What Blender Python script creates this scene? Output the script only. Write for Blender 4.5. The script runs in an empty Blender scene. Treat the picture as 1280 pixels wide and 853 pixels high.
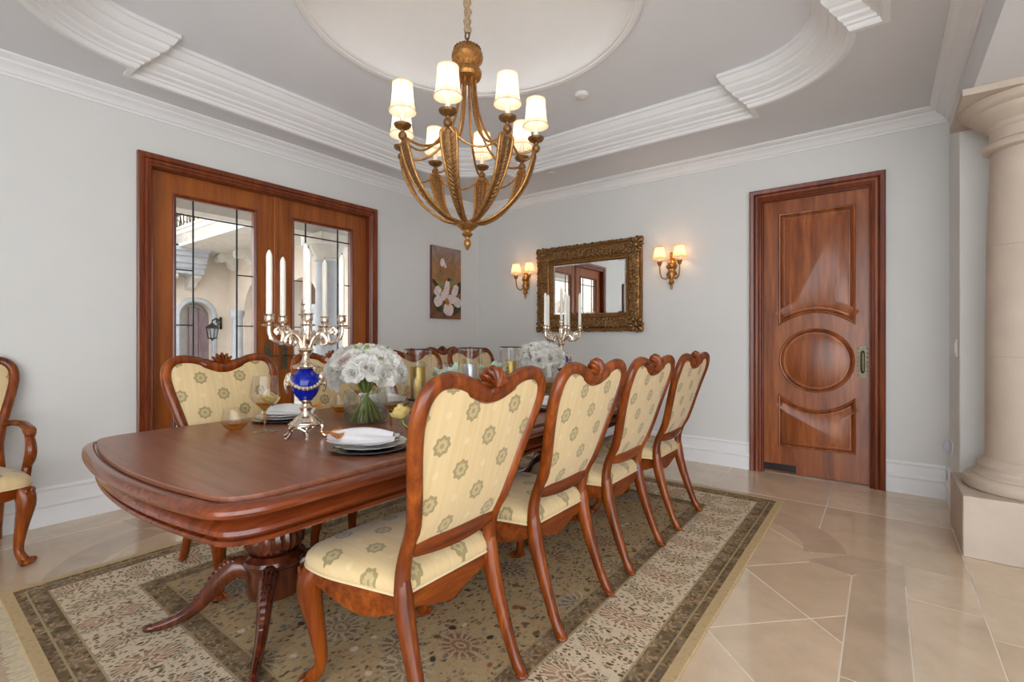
import bpy, bmesh, math, random
from math import sin, cos, pi, radians, sqrt, atan2, hypot
from mathutils import Vector, Matrix, Euler
random.seed(7)
SC = bpy.context.scene
COL = SC.collection
# ------------------------------------------------------------------ camera
CAMH = 1.22
cam_d = bpy.data.cameras.new('camera')
cam = bpy.data.objects.new('camera', cam_d); COL.objects.link(cam)
cam.location = (0, 0, CAMH)
cam.rotation_euler = (radians(90), 0, radians(37.45))
cam_d.sensor_width = 36.0
cam_d.lens = 604.4 / 1280 * 36.0
cam_d.shift_y = -4.5 / 1280
cam_d.clip_start = 0.05
SC.camera = cam
# ------------------------------------------------------------------ world and exposure
W = bpy.data.worlds.new('world'); SC.world = W; W.use_nodes = True
bg = W.node_tree.nodes['Background']
bg.inputs['Color'].default_value = (0.94, 0.97, 1.0, 1)
bg.inputs['Strength'].default_value = 1.0
vs = SC.view_settings
vs.view_transform = 'Standard'; vs.look = 'None'; vs.gamma = 1.0
vs.use_curve_mapping = False
vs.exposure = 2.2
# ------------------------------------------------------------------ node helpers
class NT:
    def __init__(self, name):
        self.m = bpy.data.materials.new(name); self.m.use_nodes = True
        self.t = self.m.node_tree; self.n = self.t.nodes; self.n.clear()
        self.out = self.n.new('ShaderNodeOutputMaterial')
    def node(self, typ, **kw):
        x = self.n.new(typ)
        for k, v in kw.items(): setattr(x, k, v)
        return x
    def link(self, a, b): self.t.links.new(a, b)
    def put(self, sock, v):
        if hasattr(v, 'is_linked') or isinstance(v, bpy.types.NodeSocket): self.link(v, sock)
        else:
            if isinstance(v, tuple) and len(v) == 3 and sock.type == 'RGBA': v = (*v, 1)
            sock.default_value = v
    def math(self, op, a, b=None, c=None, clamp=False):
        x = self.node('ShaderNodeMath', operation=op, use_clamp=clamp)
        self.put(x.inputs[0], a)
        if b is not None: self.put(x.inputs[1], b)
        if c is not None: self.put(x.inputs[2], c)
        return x.outputs[0]
    def mix(self, f, a, b, mode='MIX'):
        x = self.node('ShaderNodeMix', data_type='RGBA', blend_type=mode)
        self.put(x.inputs[0], f); self.put(x.inputs[6], a); self.put(x.inputs[7], b)
        return x.outputs[2]
    def ramp(self, f, stops, interp='LINEAR'):
        x = self.node('ShaderNodeValToRGB'); x.color_ramp.interpolation = interp
        e = x.color_ramp.elements
        while len(e) < len(stops): e.new(0.5)
        for i, (p, c) in enumerate(stops):
            e[i].position = p; e[i].color = (*c, 1) if len(c) == 3 else c
        self.put(x.inputs[0], f)
        return x.outputs[0]
    def coord(self, kind='Object', scale=(1, 1, 1), rot=(0, 0, 0), loc=(0, 0, 0)):
        c = self.node('ShaderNodeTexCoord'); mp = self.node('ShaderNodeMapping')
        mp.inputs['Scale'].default_value = scale; mp.inputs['Rotation'].default_value = rot; mp.inputs['Location'].default_value = loc
        self.link(c.outputs[kind], mp.inputs[0]); return mp.outputs[0]
    def noise(self, vec, scale, detail=4, rough=0.55, dist=0.0, out=0):
        x = self.node('ShaderNodeTexNoise'); self.put(x.inputs['Vector'], vec)
        x.inputs['Scale'].default_value = scale; x.inputs['Detail'].default_value = detail
        x.inputs['Roughness'].default_value = rough; x.inputs['Distortion'].default_value = dist
        return x.outputs[out]
    def voro(self, vec, scale, rnd=1.0, feature='F1', out='Distance'):
        x = self.node('ShaderNodeTexVoronoi', feature=feature); self.put(x.inputs['Vector'], vec)
        x.inputs['Scale'].default_value = scale; x.inputs['Randomness'].default_value = rnd
        return x.outputs[out]
    def sep(self, v):
        x = self.node('ShaderNodeSeparateXYZ'); self.put(x.inputs[0], v); return x.outputs
    def comb(self, a, b, c=0.0):
        x = self.node('ShaderNodeCombineXYZ'); self.put(x.inputs[0], a); self.put(x.inputs[1], b); self.put(x.inputs[2], c); return x.outputs[0]
    def bump(self, h, strength=0.2, dist=0.01):
        x = self.node('ShaderNodeBump'); x.inputs['Strength'].default_value = strength; x.inputs['Distance'].default_value = dist
        self.put(x.inputs['Height'], h); return x.outputs[0]
    def bsdf(self, color, rough=0.5, metal=0.0, coat=0.0, coat_rough=0.1, normal=None, spec=0.5, sheen=0.0, sss=0.0, emis=None, estr=0.0):
        b = self.node('ShaderNodeBsdfPrincipled')
        self.put(b.inputs['Base Color'], color); self.put(b.inputs['Roughness'], rough); self.put(b.inputs['Metallic'], metal)
        b.inputs['Coat Weight'].default_value = coat; b.inputs['Coat Roughness'].default_value = coat_rough
        b.inputs['Specular IOR Level'].default_value = spec
        if sheen: b.inputs['Sheen Weight'].default_value = sheen
        if normal is not None: self.link(normal, b.inputs['Normal'])
        if emis: b.inputs['Emission Color'].default_value = (*emis, 1); b.inputs['Emission Strength'].default_value = estr
        self.link(b.outputs[0], self.out.inputs[0]); return b
MAT = {}
def plain(name, color, rough=0.5, metal=0.0, var=0.08, nscale=30, bump=0.05, **kw):
    t = NT(name); v = t.coord('Object')
    n = t.noise(v, nscale, 4)
    dk = tuple(c * (1 - var) for c in color); lt = tuple(min(1, c * (1 + var)) for c in color)
    nrm = t.bump(n, bump, 0.004) if bump else None
    t.bsdf(t.ramp(n, [(0.3, dk), (0.7, lt)]), rough, metal, normal=nrm, **kw)
    MAT[name] = t.m; return t.m
def wood(name, dark, mid, light, axis='z', rough=0.28, coat=0.35, freq=1.0, bump=0.04, rnd=True):
    t = NT(name)
    s = {'x': (1.2, 14, 14), 'y': (14, 1.2, 14), 'z': (14, 14, 1.2)}[axis]
    s = tuple(k * freq for k in s)
    v = t.coord('Object', s)
    if rnd:
        oi = t.node('ShaderNodeObjectInfo'); add = t.node('ShaderNodeVectorMath', operation='ADD')
        t.link(v, add.inputs[0]); t.link(t.comb(t.math('MULTIPLY', oi.outputs['Random'], 17.0), t.math('MULTIPLY', oi.outputs['Random'], 31.0), 0.0), add.inputs[1]); v = add.outputs[0]
    a = t.noise(v, 1.0, 6, 0.6, 0.6)
    b = t.noise(v, 4.0, 3, 0.5, 0.3)
    f = t.math('ADD', t.math('MULTIPLY', a, 0.75), t.math('MULTIPLY', b, 0.25))
    c = t.ramp(f, [(0.32, dark), (0.5, mid), (0.68, light)])
    t.bsdf(c, rough, coat=coat, coat_rough=0.12, normal=t.bump(b, bump, 0.003))
    MAT[name] = t.m; return t.m
def thin_glass(name, tint=(0.97, 0.98, 0.98), gloss=0.08, rough=0.02, edge=0.55):
    t = NT(name)
    tr = t.node('ShaderNodeBsdfTransparent'); gl = t.node('ShaderNodeBsdfGlossy')
    tr.inputs[0].default_value = (*tint, 1); gl.inputs['Roughness'].default_value = rough
    lw = t.node('ShaderNodeLayerWeight'); lw.inputs['Blend'].default_value = 0.25
    f = t.math('MULTIPLY_ADD', lw.outputs['Facing'], edge, gloss, clamp=True)
    mx = t.node('ShaderNodeMixShader'); t.link(f, mx.inputs[0]); t.link(tr.outputs[0], mx.inputs[1]); t.link(gl.outputs[0], mx.inputs[2])
    t.link(mx.outputs[0], t.out.inputs[0]); MAT[name] = t.m; return t.m
# ------------------------------------------------------------------ mesh helpers
class MB:
    def __init__(self): self.v = []; self.f = []; self.uv = {}
    def add(self, vs, fs):
        o = len(self.v); self.v += [tuple(p) for p in vs]; self.f += [tuple(i + o for i in q) for q in fs]; return o
    def box(self, x0, x1, y0, y1, z0, z1):
        self.add([(x0,y0,z0),(x1,y0,z0),(x1,y1,z0),(x0,y1,z0),(x0,y0,z1),(x1,y0,z1),(x1,y1,z1),(x0,y1,z1)],
                 [(3,2,1,0),(4,5,6,7),(0,1,5,4),(1,2,6,5),(2,3,7,6),(3,0,4,7)]); return self
    def lathe(self, prof, seg=24, c=(0,0,0), ripple=None):
        vs = []; n = len(prof)
        for j in range(seg):
            a = 2*pi*j/seg
            for i, (r, z) in enumerate(prof):
                rr = r * (1 + (ripple(i, a) if ripple else 0))
                vs.append((c[0]+rr*cos(a), c[1]+rr*sin(a), c[2]+z))
        fs = []
        for j in range(seg):
            k = (j+1) % seg
            for i in range(n-1): fs.append((j*n+i, k*n+i, k*n+i+1, j*n+i+1))
        o = self.add(vs, fs)
        if prof[0][0] > 1e-4: self.f.append(tuple(o+j*n for j in reversed(range(seg))))
        if prof[-1][0] > 1e-4: self.f.append(tuple(o+j*n+n-1 for j in range(seg)))
        return self
    def shell(self, prof, seg=24, c=(0,0,0)):
        vs = []; n = len(prof)
        for j in range(seg):
            a = 2*pi*j/seg
            for (r, z) in prof: vs.append((c[0]+r*cos(a), c[1]+r*sin(a), c[2]+z))
        fs = [(j*n+i, ((j+1)%seg)*n+i, ((j+1)%seg)*n+i+1, j*n+i+1) for j in range(seg) for i in range(n-1)]
        self.add(vs, fs); return self
    def tube(self, path, rad, seg=8, hint=None, flat=1.0, cap=True, closed=False):
        P = [Vector(p) for p in path]; n = len(P)
        if not isinstance(rad, (list, tuple)): rad = [rad]*n
        if not isinstance(flat, (list, tuple)): flat = [flat]*n
        T = []
        for i in range(n):
            a = P[(i-1) % n] if (closed or i > 0) else P[i]; b = P[(i+1) % n] if (closed or i < n-1) else P[i]
            t = b-a
            T.append(t.normalized() if t.length > 1e-9 else Vector((0,0,1)))
        h = Vector(hint) if hint else None
        N0 = h if h else (Vector((0,0,1)) if abs(T[0].z) < 0.9 else Vector((1,0,0)))
        vs = []
        for i in range(n):
            if h: N0 = h
            N = N0 - T[i]*N0.dot(T[i])
            if N.length < 1e-6: N = T[i].orthogonal()
            N.normalize(); N0 = N; B = T[i].cross(N)
            for k in range(seg):
                a = 2*pi*k/seg
                vs.append(P[i] + N*(rad[i]*flat[i]*cos(a)) + B*(rad[i]*sin(a)))
        fs = []
        for i in range(n if closed else n-1):
            j = (i+1) % n
            for k in range(seg):
                l = (k+1) % seg
                fs.append((i*seg+k, i*seg+l, j*seg+l, j*seg+k))
        o = self.add(vs, fs)
        if cap and not closed:
            self.f.append(tuple(o+k for k in reversed(range(seg)))); self.f.append(tuple(o+(n-1)*seg+k for k in range(seg)))
        return self
    def ell(self, c, r, rot=None, nu=10, nv=6):
        vs = []; R = rot if rot is not None else Matrix.Identity(3); c = Vector(c)
        vs.append(c + R @ Vector((0,0,-r[2])))
        for i in range(1, nv):
            p = -pi/2 + pi*i/nv
            for j in range(nu):
                a = 2*pi*j/nu
                vs.append(c + R @ Vector((r[0]*cos(p)*cos(a), r[1]*cos(p)*sin(a), r[2]*sin(p))))
        vs.append(c + R @ Vector((0,0,r[2]))); L = len(vs)-1
        fs = [(0, 1+(j+1)%nu, 1+j) for j in range(nu)]
        for i in range(nv-2):
            for j in range(nu):
                a = 1+i*nu; k = (j+1)%nu
                fs.append((a+j, a+k, a+nu+k, a+nu+j))
        a = 1+(nv-2)*nu
        fs += [(a+j, a+(j+1)%nu, L) for j in range(nu)]
        self.add(vs, fs); return self
    def prism(self, poly, a, b, mp=lambda u, v, w: (u, v, w)):
        n = len(poly); vs = [mp(u, v, a) for u, v in poly] + [mp(u, v, b) for u, v in poly]
        fs = [tuple(reversed(range(n))), tuple(range(n, 2*n))] + [(i, (i+1)%n, n+(i+1)%n, n+i) for i in range(n)]
        self.add(vs, fs); return self
    def mould(self, path, prof, closed=False, mp=lambda u, v, w: (u, v, w), fill=False, capend=True, fillstart=False):
        n = len(path); m = len(prof); vs = []
        for i in range(n):
            p = path[i]
            def nrm(a, b):
                dx, dy = b[0]-a[0], b[1]-a[1]; l = hypot(dx, dy) or 1e-9
                return (-dy/l, dx/l)
            if closed or 0 < i < n-1:
                n1 = nrm(path[i-1], p); n2 = nrm(p, path[(i+1) % n])
                d = 1 + n1[0]*n2[0] + n1[1]*n2[1]
                d = max(d, 0.25)
                nx, ny = (n1[0]+n2[0])/d, (n1[1]+n2[1])/d
            else:
                nx, ny = nrm(path[0], path[1]) if i == 0 else nrm(path[-2], path[-1])
            for (o, h) in prof: vs.append(mp(p[0]+nx*o, p[1]+ny*o, h))
        fs = []
        for i in range(n if closed else n-1):
            j = (i+1) % n
            for k in range(m-1): fs.append((i*m+k, j*m+k, j*m+k+1, i*m+k+1))
        o = self.add(vs, fs)
        if not closed and capend:
            self.f.append(tuple(o+k for k in range(m))); self.f.append(tuple(o+(n-1)*m+k for k in reversed(range(m))))
        if fill: self.f.append(tuple(o+i*m+m-1 for i in range(n)))
        if fillstart: self.f.append(tuple(o+i*m for i in range(n)))
        return self
    def grid(self, fn, nu, nv, cu=False, cv=False):
        vs = [fn(i/(nu if cu else nu-1), j/(nv if cv else nv-1)) for i in range(nu) for j in range(nv)]
        fs = []
        for i in range(nu if cu else nu-1):
            for j in range(nv if cv else nv-1):
                k, l = (i+1) % nu, (j+1) % nv
                fs.append((i*nv+j, k*nv+j, k*nv+l, i*nv+l))
        self.add(vs, fs); return self
    def mesh(self, name, mat, smooth=True, ang=35, uvfn=None, fix=True):
        me = bpy.data.meshes.new(name); me.from_pydata(self.v, [], self.f)
        if fix:
            bm = bmesh.new(); bm.from_mesh(me); bmesh.ops.recalc_face_normals(bm, faces=bm.faces); bm.to_mesh(me); bm.free()
        if uvfn:
            uv = me.uv_layers.new(name='UVMap')
            for l in me.loops: uv.data[l.index].uv = uvfn(me.vertices[l.vertex_index].co)
        if mat: me.materials.append(MAT[mat] if isinstance(mat, str) else mat)
        if smooth:
            for p in me.polygons: p.use_smooth = True
            me.set_sharp_from_angle(angle=radians(ang))
        me.update(); return me
    def build(self, name, mat, parent=None, smooth=True, ang=35, uvfn=None, bevel=0, loc=None, fix=True):
        o = bpy.data.objects.new(name, self.mesh(name, mat, smooth, ang, uvfn, fix)); COL.objects.link(o)
        if parent is not None: o.parent = parent
        if loc: o.location = loc
        if bevel:
            b = o.modifiers.new('bevel', 'BEVEL'); b.width = bevel; b.segments = 2; b.limit_method = 'ANGLE'
        return o
def put(name, me, parent=None, loc=(0,0,0), rot=(0,0,0), scale=(1,1,1)):
    o = bpy.data.objects.new(name, me); COL.objects.link(o)
    o.parent = parent; o.location = loc; o.rotation_euler = rot; o.scale = scale; return o
def thing(name, label, cat, loc=(0,0,0), rz=0, group=None, kind=None):
    o = bpy.data.objects.new(name, None); COL.objects.link(o); o.empty_display_size = 0.1
    o.location = loc; o.rotation_euler = (0, 0, rz)
    return tag(o, label, cat, group, kind)
def tag(o, label=None, cat=None, group=None, kind=None):
    if label: o['label'] = label
    if cat: o['category'] = cat
    if group: o['group'] = group
    if kind: o['kind'] = kind
    return o
KIDS = {}
def dup(root, loc, rz=None, label=None, group=None, scale=None, parent=None):
    r = root.copy(); COL.objects.link(r); r.location = loc
    if parent is not None: r.parent = parent
    if rz is not None: r.rotation_euler = (0, 0, rz)
    if scale: r.scale = (scale,)*3
    if label: r['label'] = label
    if group: r['group'] = group
    def rec(a, b):
        if a.name not in KIDS: KIDS[a.name] = [o for o in COL.objects if o.parent is a]
        for ch in KIDS[a.name]:
            c = ch.copy(); COL.objects.link(c); c.parent = b
            rec(ch, c)
    rec(root, r); return r
def spline(pts, n=8, closed=False):
    P = [Vector(p) for p in pts]; m = len(P); out = []
    for i in range(m if closed else m-1):
        g = lambda k: P[k % m] if closed else P[max(0, min(m-1, k))]
        a, b, c, d = g(i-1), g(i), g(i+1), g(i+2)
        for s in range(n):
            t = s/n
            out.append(0.5*((2*b) + (c-a)*t + (2*a-5*b+4*c-d)*t*t + (-a+3*b-3*c+d)*t**3))
    if not closed: out.append(P[-1])
    return out
def lerp_list(vals, n):
    out = []; m = len(vals)
    for i in range(n):
        t = i/(n-1)*(m-1); k = min(int(t), m-2); out.append(vals[k]+(vals[k+1]-vals[k])*(t-k))
    return out
def fillet(poly, rads, n=6, closed=True):
    out = []; m = len(poly)
    for i in range(m):
        r = rads[i] if isinstance(rads, (list, tuple)) else rads
        if r <= 0 or (not closed and i in (0, m-1)): out.append(poly[i]); continue
        p = Vector(poly[i]); a = (Vector(poly[i-1])-p); b = (Vector(poly[(i+1) % m])-p)
        pa = p + a.normalized()*min(r, a.length*0.49); pb = p + b.normalized()*min(r, b.length*0.49)
        for k in range(n+1):
            t = k/n; q = pa*(1-t)**2 + p*2*t*(1-t) + pb*t*t
            out.append((q.x, q.y))
    return out
def clip_convex(poly, clip):
    out = list(poly); m = len(clip)
    for i in range(m):
        a, b = clip[i], clip[(i+1) % m]; inp = out; out = []
        def side(p): return (b[0]-a[0])*(p[1]-a[1])-(b[1]-a[1])*(p[0]-a[0])
        for k in range(len(inp)):
            p, q = inp[k-1], inp[k]; sp, sq = side(p), side(q)
            if (sp >= 0) != (sq >= 0):
                t = sp/(sp-sq); out.append((p[0]+(q[0]-p[0])*t, p[1]+(q[1]-p[1])*t))
            if sq >= 0: out.append(q)
        if not out: return []
    return out
def area(poly): return 0.5*sum(poly[i-1][0]*poly[i][1]-poly[i][0]*poly[i-1][1] for i in range(len(poly)))
def inset(poly, d):
    if area(poly) < 0: poly = poly[::-1]
    n = len(poly); out = []
    for i in range(n):
        a, p, b = Vector(poly[i-1]), Vector(poly[i]), Vector(poly[(i+1) % n])
        e1 = (p-a); e2 = (b-p)
        if e1.length < 1e-6 or e2.length < 1e-6: continue
        e1.normalize(); e2.normalize(); n1 = Vector((-e1.y, e1.x)); n2 = Vector((-e2.y, e2.x))
        q = max(0.3, 1+n1.dot(n2)); out.append(tuple(p+(n1+n2)/q*d))
    return out
def arc(cx, cy, r, a0, a1, n=12):
    return [(cx+r*cos(radians(a0+(a1-a0)*i/n)), cy+r*sin(radians(a0+(a1-a0)*i/n))) for i in range(n+1)]
# ------------------------------------------------------------------ materials
plain('wall_paint', (0.74, 0.745, 0.735), 0.75, var=0.012, nscale=4, bump=0.01)
plain('ceiling_paint', (0.75, 0.76, 0.79), 0.8, var=0.012, nscale=3, bump=0.01)
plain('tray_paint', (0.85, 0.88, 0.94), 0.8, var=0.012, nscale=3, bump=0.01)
plain('trim_white', (0.86, 0.87, 0.885), 0.45, var=0.01, nscale=10, bump=0.0)
wood('chair_wood', (0.07, 0.011, 0.0012), (0.19, 0.036, 0.003), (0.36, 0.088, 0.009), 'z', 0.22, 0.0)
wood('chair_wood_long', (0.07, 0.011, 0.0012), (0.19, 0.036, 0.003), (0.34, 0.082, 0.008), 'y', 0.22, 0.0)
wood('table_wood', (0.085, 0.016, 0.004), (0.16, 0.031, 0.007), (0.25, 0.052, 0.012), 'y', 0.24, 0.3, 1.7)
wood('pedestal_wood', (0.030, 0.007, 0.003), (0.085, 0.017, 0.006), (0.17, 0.038, 0.012), 'z', 0.22, 0.5)
wood('table_top', (0.17, 0.060, 0.034), (0.25, 0.092, 0.053), (0.32, 0.124, 0.072), 'x', 0.33, 0.08, 1.8, rnd=False)
wood('door_wood', (0.12, 0.026, 0.006), (0.28, 0.075, 0.018), (0.46, 0.15, 0.045), 'z', 0.32, 0.15, 0.8)
wood('casing_wood', (0.10, 0.018, 0.006), (0.18, 0.034, 0.009), (0.28, 0.065, 0.016), 'z', 0.30, 0.2)
wood('leaf_wood', (0.17, 0.038, 0.004), (0.33, 0.085, 0.010), (0.44, 0.135, 0.020), 'z', 0.4, 0.08, 0.6)
wood('gate_wood', (0.16, 0.10, 0.11), (0.26, 0.18, 0.19), (0.36, 0.26, 0.27), 'z', 0.6, 0.0, 0.5)
wood('arch_door_wood', (0.10, 0.045, 0.02), (0.17, 0.08, 0.035), (0.24, 0.12, 0.05), 'z', 0.6, 0.0, 0.5)
plain('antique_gold', (0.42, 0.21, 0.065), 0.36, 0.75, var=0.35, nscale=60, bump=0.15)
plain('dark_gold', (0.22, 0.11, 0.038), 0.42, 0.65, var=0.5, nscale=70, bump=0.3)
plain('frame_gold', (0.27, 0.15, 0.06), 0.38, 0.7, var=0.7, nscale=55, bump=0.5)
plain('frame_gilt', (0.26, 0.125, 0.04), 0.35, 0.7, var=0.4, nscale=45, bump=0.2)
plain('silver_gilt', (0.80, 0.70, 0.59), 0.22, 1.0, var=0.25, nscale=80, bump=0.1)
plain('bronze', (0.16, 0.14, 0.09), 0.4, 0.8, var=0.3, nscale=60, bump=0.15)
plain('cobalt', (0.0005, 0.010, 0.26), 0.05, 0.0, var=0.1, nscale=8, bump=0.0)
plain('candle_wax', (0.88, 0.86, 0.78), 0.4, var=0.02, bump=0.0)
plain('gold_candle', (0.50, 0.34, 0.09), 0.35, 0.7, var=0.15, nscale=90, bump=0.08)
plain('silver_candle', (0.55, 0.57, 0.6), 0.35, 0.7, var=0.1, nscale=90, bump=0.08)
plain('wick', (0.05, 0.045, 0.04), 0.8, bump=0)
plain('petal_white', (0.88, 0.87, 0.83), 0.6, var=0.03, nscale=20, bump=0.0)
plain('petal_blush', (0.82, 0.66, 0.66), 0.6, var=0.08, nscale=25, bump=0.0)
plain('petal_yellow', (0.86, 0.70, 0.26), 0.55, var=0.06, nscale=20, bump=0.0)
plain('stem_green', (0.20, 0.27, 0.06), 0.5, var=0.3, nscale=30, bump=0.05)
plain('leaf_pale', (0.45, 0.62, 0.48), 0.6, var=0.15, nscale=20, bump=0.05)
plain('leaf_silver', (0.52, 0.58, 0.64), 0.5, var=0.2, nscale=40, bump=0.1)
plain('maple_orange', (0.55, 0.19, 0.025), 0.55, var=0.35, nscale=25, bump=0.15)
plain('porcelain', (0.84, 0.86, 0.86), 0.12, var=0.01, bump=0, coat=0.5)
plain('charger_black', (0.02, 0.021, 0.025), 0.2, var=0.1, bump=0, coat=0.5)
plain('linen', (0.76, 0.76, 0.78), 0.85, var=0.04, nscale=60, bump=0.1)
plain('iron', (0.012, 0.012, 0.013), 0.5, 0.4, bump=0.0)
plain('lead', (0.015, 0.016, 0.018), 0.5, 0.3, bump=0.0)
plain('stand_dark', (0.045, 0.035, 0.03), 0.4, 0.3, bump=0.05)
plain('plate_black', (0.03, 0.03, 0.03), 0.35, 0.6, bump=0.05)
plain('plastic_white', (0.82, 0.82, 0.80), 0.4, var=0.01, bump=0)
plain('plastic_blue', (0.62, 0.66, 0.78), 0.4, var=0.01, bump=0)
plain('limestone', (0.54, 0.45, 0.37), 0.55, var=0.07, nscale=5, bump=0.08)
plain('limestone_dark', (0.55, 0.42, 0.32), 0.55, var=0.07, nscale=5, bump=0.08)
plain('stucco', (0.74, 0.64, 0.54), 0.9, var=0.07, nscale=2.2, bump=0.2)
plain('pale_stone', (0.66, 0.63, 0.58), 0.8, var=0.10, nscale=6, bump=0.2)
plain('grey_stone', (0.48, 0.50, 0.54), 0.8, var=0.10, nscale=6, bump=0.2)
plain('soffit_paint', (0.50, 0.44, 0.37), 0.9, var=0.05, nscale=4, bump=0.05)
plain('paving', (0.45, 0.40, 0.34), 0.8, var=0.1, nscale=3, bump=0.1)
plain('rope_fabric', (0.42, 0.31, 0.20), 0.85, var=0.35, nscale=70, bump=0.6)
plain('grout', (0.84, 0.77, 0.66), 0.7, var=0.03, nscale=30, bump=0.05)
plain('canvas_side', (0.12, 0.055, 0.04), 0.8, var=0.2, nscale=20, bump=0.1)
plain('paint_leaf', (0.035, 0.045, 0.02), 0.7, var=0.5, nscale=30, bump=0.2)
plain('paint_bud', (0.20, 0.20, 0.07), 0.7, var=0.5, nscale=30, bump=0.2)
plain('paint_petal', (0.72, 0.62, 0.60), 0.7, var=0.22, nscale=22, bump=0.2)
plain('paint_gold', (0.42, 0.20, 0.03), 0.7, var=0.4, nscale=30, bump=0.2)
thin_glass('window_glass', (0.88, 0.90, 0.91), 0.02, edge=0.14)
thin_glass('clear_glass', (0.97, 0.97, 0.96), 0.05)
thin_glass('vase_glass', (0.96, 0.97, 0.95), 0.05)
thin_glass('amber_glass', (0.92, 0.68, 0.24), 0.07)
thin_glass('smoky_glass', (0.96, 0.95, 0.92), 0.05, edge=0.45)
thin_glass('water_tint', (0.90, 0.94, 0.86), 0.03)
def m_mirror():
    t = NT('mirror_silver'); n = t.noise(t.coord('Object'), 3)
    t.bsdf(t.ramp(n, [(0.2, (0.86, 0.88, 0.88)), (0.8, (0.89, 0.90, 0.90))]), 0.01, 1.0); MAT['mirror_silver'] = t.m
m_mirror()
def m_tile(name, base, var):
    t = NT(name); v = t.coord('Object')
    oi = t.node('ShaderNodeObjectInfo')
    add = t.node('ShaderNodeVectorMath', operation='ADD'); t.link(v, add.inputs[0])
    r = oi.outputs['Random']
    t.link(t.comb(t.math('MULTIPLY', r, 37.0), t.math('MULTIPLY', r, 91.0), 0.0), add.inputs[1])
    n = t.noise(add.outputs[0], 2.2, 6, 0.62, 0.8)
    n2 = t.noise(add.outputs[0], 9.0, 5, 0.6, 0.4)
    f = t.math('ADD', t.math('MULTIPLY', n, 0.7), t.math('MULTIPLY', n2, 0.3))
    c = t.ramp(f, [(0.3, tuple(k*0.82 for k in base)), (0.48, base), (0.62, tuple(min(1, k*1.13) for k in base)), (0.72, (base[0]*1.1, base[1]*0.95, base[2]*0.72))])
    c = t.mix(t.math('MULTIPLY', r, var), c, (base[0]*0.78, base[1]*0.72, base[2]*0.66), 'MIX')
    t.bsdf(c, 0.10, spec=0.6, coat=0.25, coat_rough=0.03, normal=t.bump(n2, 0.015, 0.002)); MAT[name] = t.m
m_tile('travertine', (0.68, 0.535, 0.385), 0.42)
m_tile('travertine_band', (0.56, 0.435, 0.315), 0.25)
def m_fabric():
    t = NT('medallion_fabric'); tc = t.node('ShaderNodeTexCoord'); s = t.sep(tc.outputs['UV'])
    CX, CY = 0.205, 0.185
    def wrap(o, val, per): return t.math('MULTIPLY', t.math('SUBTRACT', t.math('FRACT', t.math('ADD', t.math('DIVIDE', val, per), o)), 0.5), per)
    res = []
    for o in (0.0, 0.5):
        x = wrap(o+0.13, s[0], CX); y = wrap(o+0.2, s[1], CY)
        d = t.math('SQRT', t.math('ADD', t.math('MULTIPLY', x, x), t.math('MULTIPLY', y, y))); res.append((x, y, d))
    pick = t.math('LESS_THAN', res[0][2], res[1][2])
    sel = lambda i: t.math('ADD', t.math('MULTIPLY', res[0][i], pick), t.math('MULTIPLY', res[1][i], t.math('SUBTRACT', 1.0, pick)))
    x, y, d = sel(0), sel(1), sel(2)
    ang = t.math('ARCTAN2', y, x)
    wob = t.math('MULTIPLY_ADD', t.math('COSINE', t.math('MULTIPLY', ang, 8.0)), 0.09, 1.0)
    r = t.math('DIVIDE', d, t.math('MULTIPLY', wob, 0.031))
    spoke = t.math('MULTIPLY_ADD', t.math('COSINE', t.math('MULTIPLY', ang, 16.0)), 0.5, 0.5)
    v = t.coord('UV'); n = t.noise(v, 260, 3); stripe = t.noise(t.coord('UV', (60, 1.5, 1)), 1.0, 3)
    base = t.ramp(stripe, [(0.3, (0.67, 0.49, 0.24)), (0.7, (0.74, 0.57, 0.31))])
    olive = t.mix(n, (0.20, 0.155, 0.055), (0.33, 0.26, 0.11))
    pale = t.mix(spoke, (0.36, 0.28, 0.12), (0.60, 0.47, 0.25))
    med = t.ramp(r, [(0.0, (1, 1, 1)), (0.24, (1, 1, 1)), (0.28, (0, 0, 0)), (0.60, (0, 0, 0)), (0.66, (1, 1, 1)), (0.97, (1, 1, 1))])
    medc = t.mix(med, pale, olive)
    inside = t.math('LESS_THAN', r, 1.0)
    dots = []
    for ox, oy in ((0.5, 0.0), (0.0, 0.5)):
        xx = wrap(ox+0.13, s[0], CX); yy = wrap(oy+0.2, s[1], CY)
        dots.append(t.math('LESS_THAN', t.math('ADD', t.math('MULTIPLY', xx, xx), t.math('MULTIPLY', yy, yy)), 0.00014))
    base = t.mix(t.math('MULTIPLY', t.math('MAXIMUM', dots[0], dots[1]), 0.4), base, (0.80, 0.68, 0.44))
    c = t.mix(t.math('MULTIPLY', inside, 0.82), base, medc)
    t.bsdf(c, 0.55, sheen=0.3, normal=t.bump(n, 0.05, 0.001)); MAT['medallion_fabric'] = t.m
m_fabric()
plain('piping_cream', (0.74, 0.60, 0.36), 0.6, var=0.04, bump=0.0)
def m_shade(name, col):
    t = NT(name); tl = t.node('ShaderNodeBsdfTranslucent'); df = t.node('ShaderNodeBsdfDiffuse')
    n = t.noise(t.coord('Object'), 40, 3)
    c = t.ramp(n, [(0.3, tuple(k*0.95 for k in col)), (0.7, col)])
    t.link(c, tl.inputs[0]); t.link(c, df.inputs[0])
    mx = t.node('ShaderNodeMixShader'); mx.inputs[0].default_value = 0.45
    t.link(tl.outputs[0], mx.inputs[1]); t.link(df.outputs[0], mx.inputs[2]); t.link(mx.outputs[0], t.out.inputs[0]); MAT[name] = t.m
def m_petal(name, col, tr=.35):
    m_shade(name, col); MAT[name].node_tree.nodes['Mix Shader'].inputs[0].default_value = 1-tr
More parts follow.
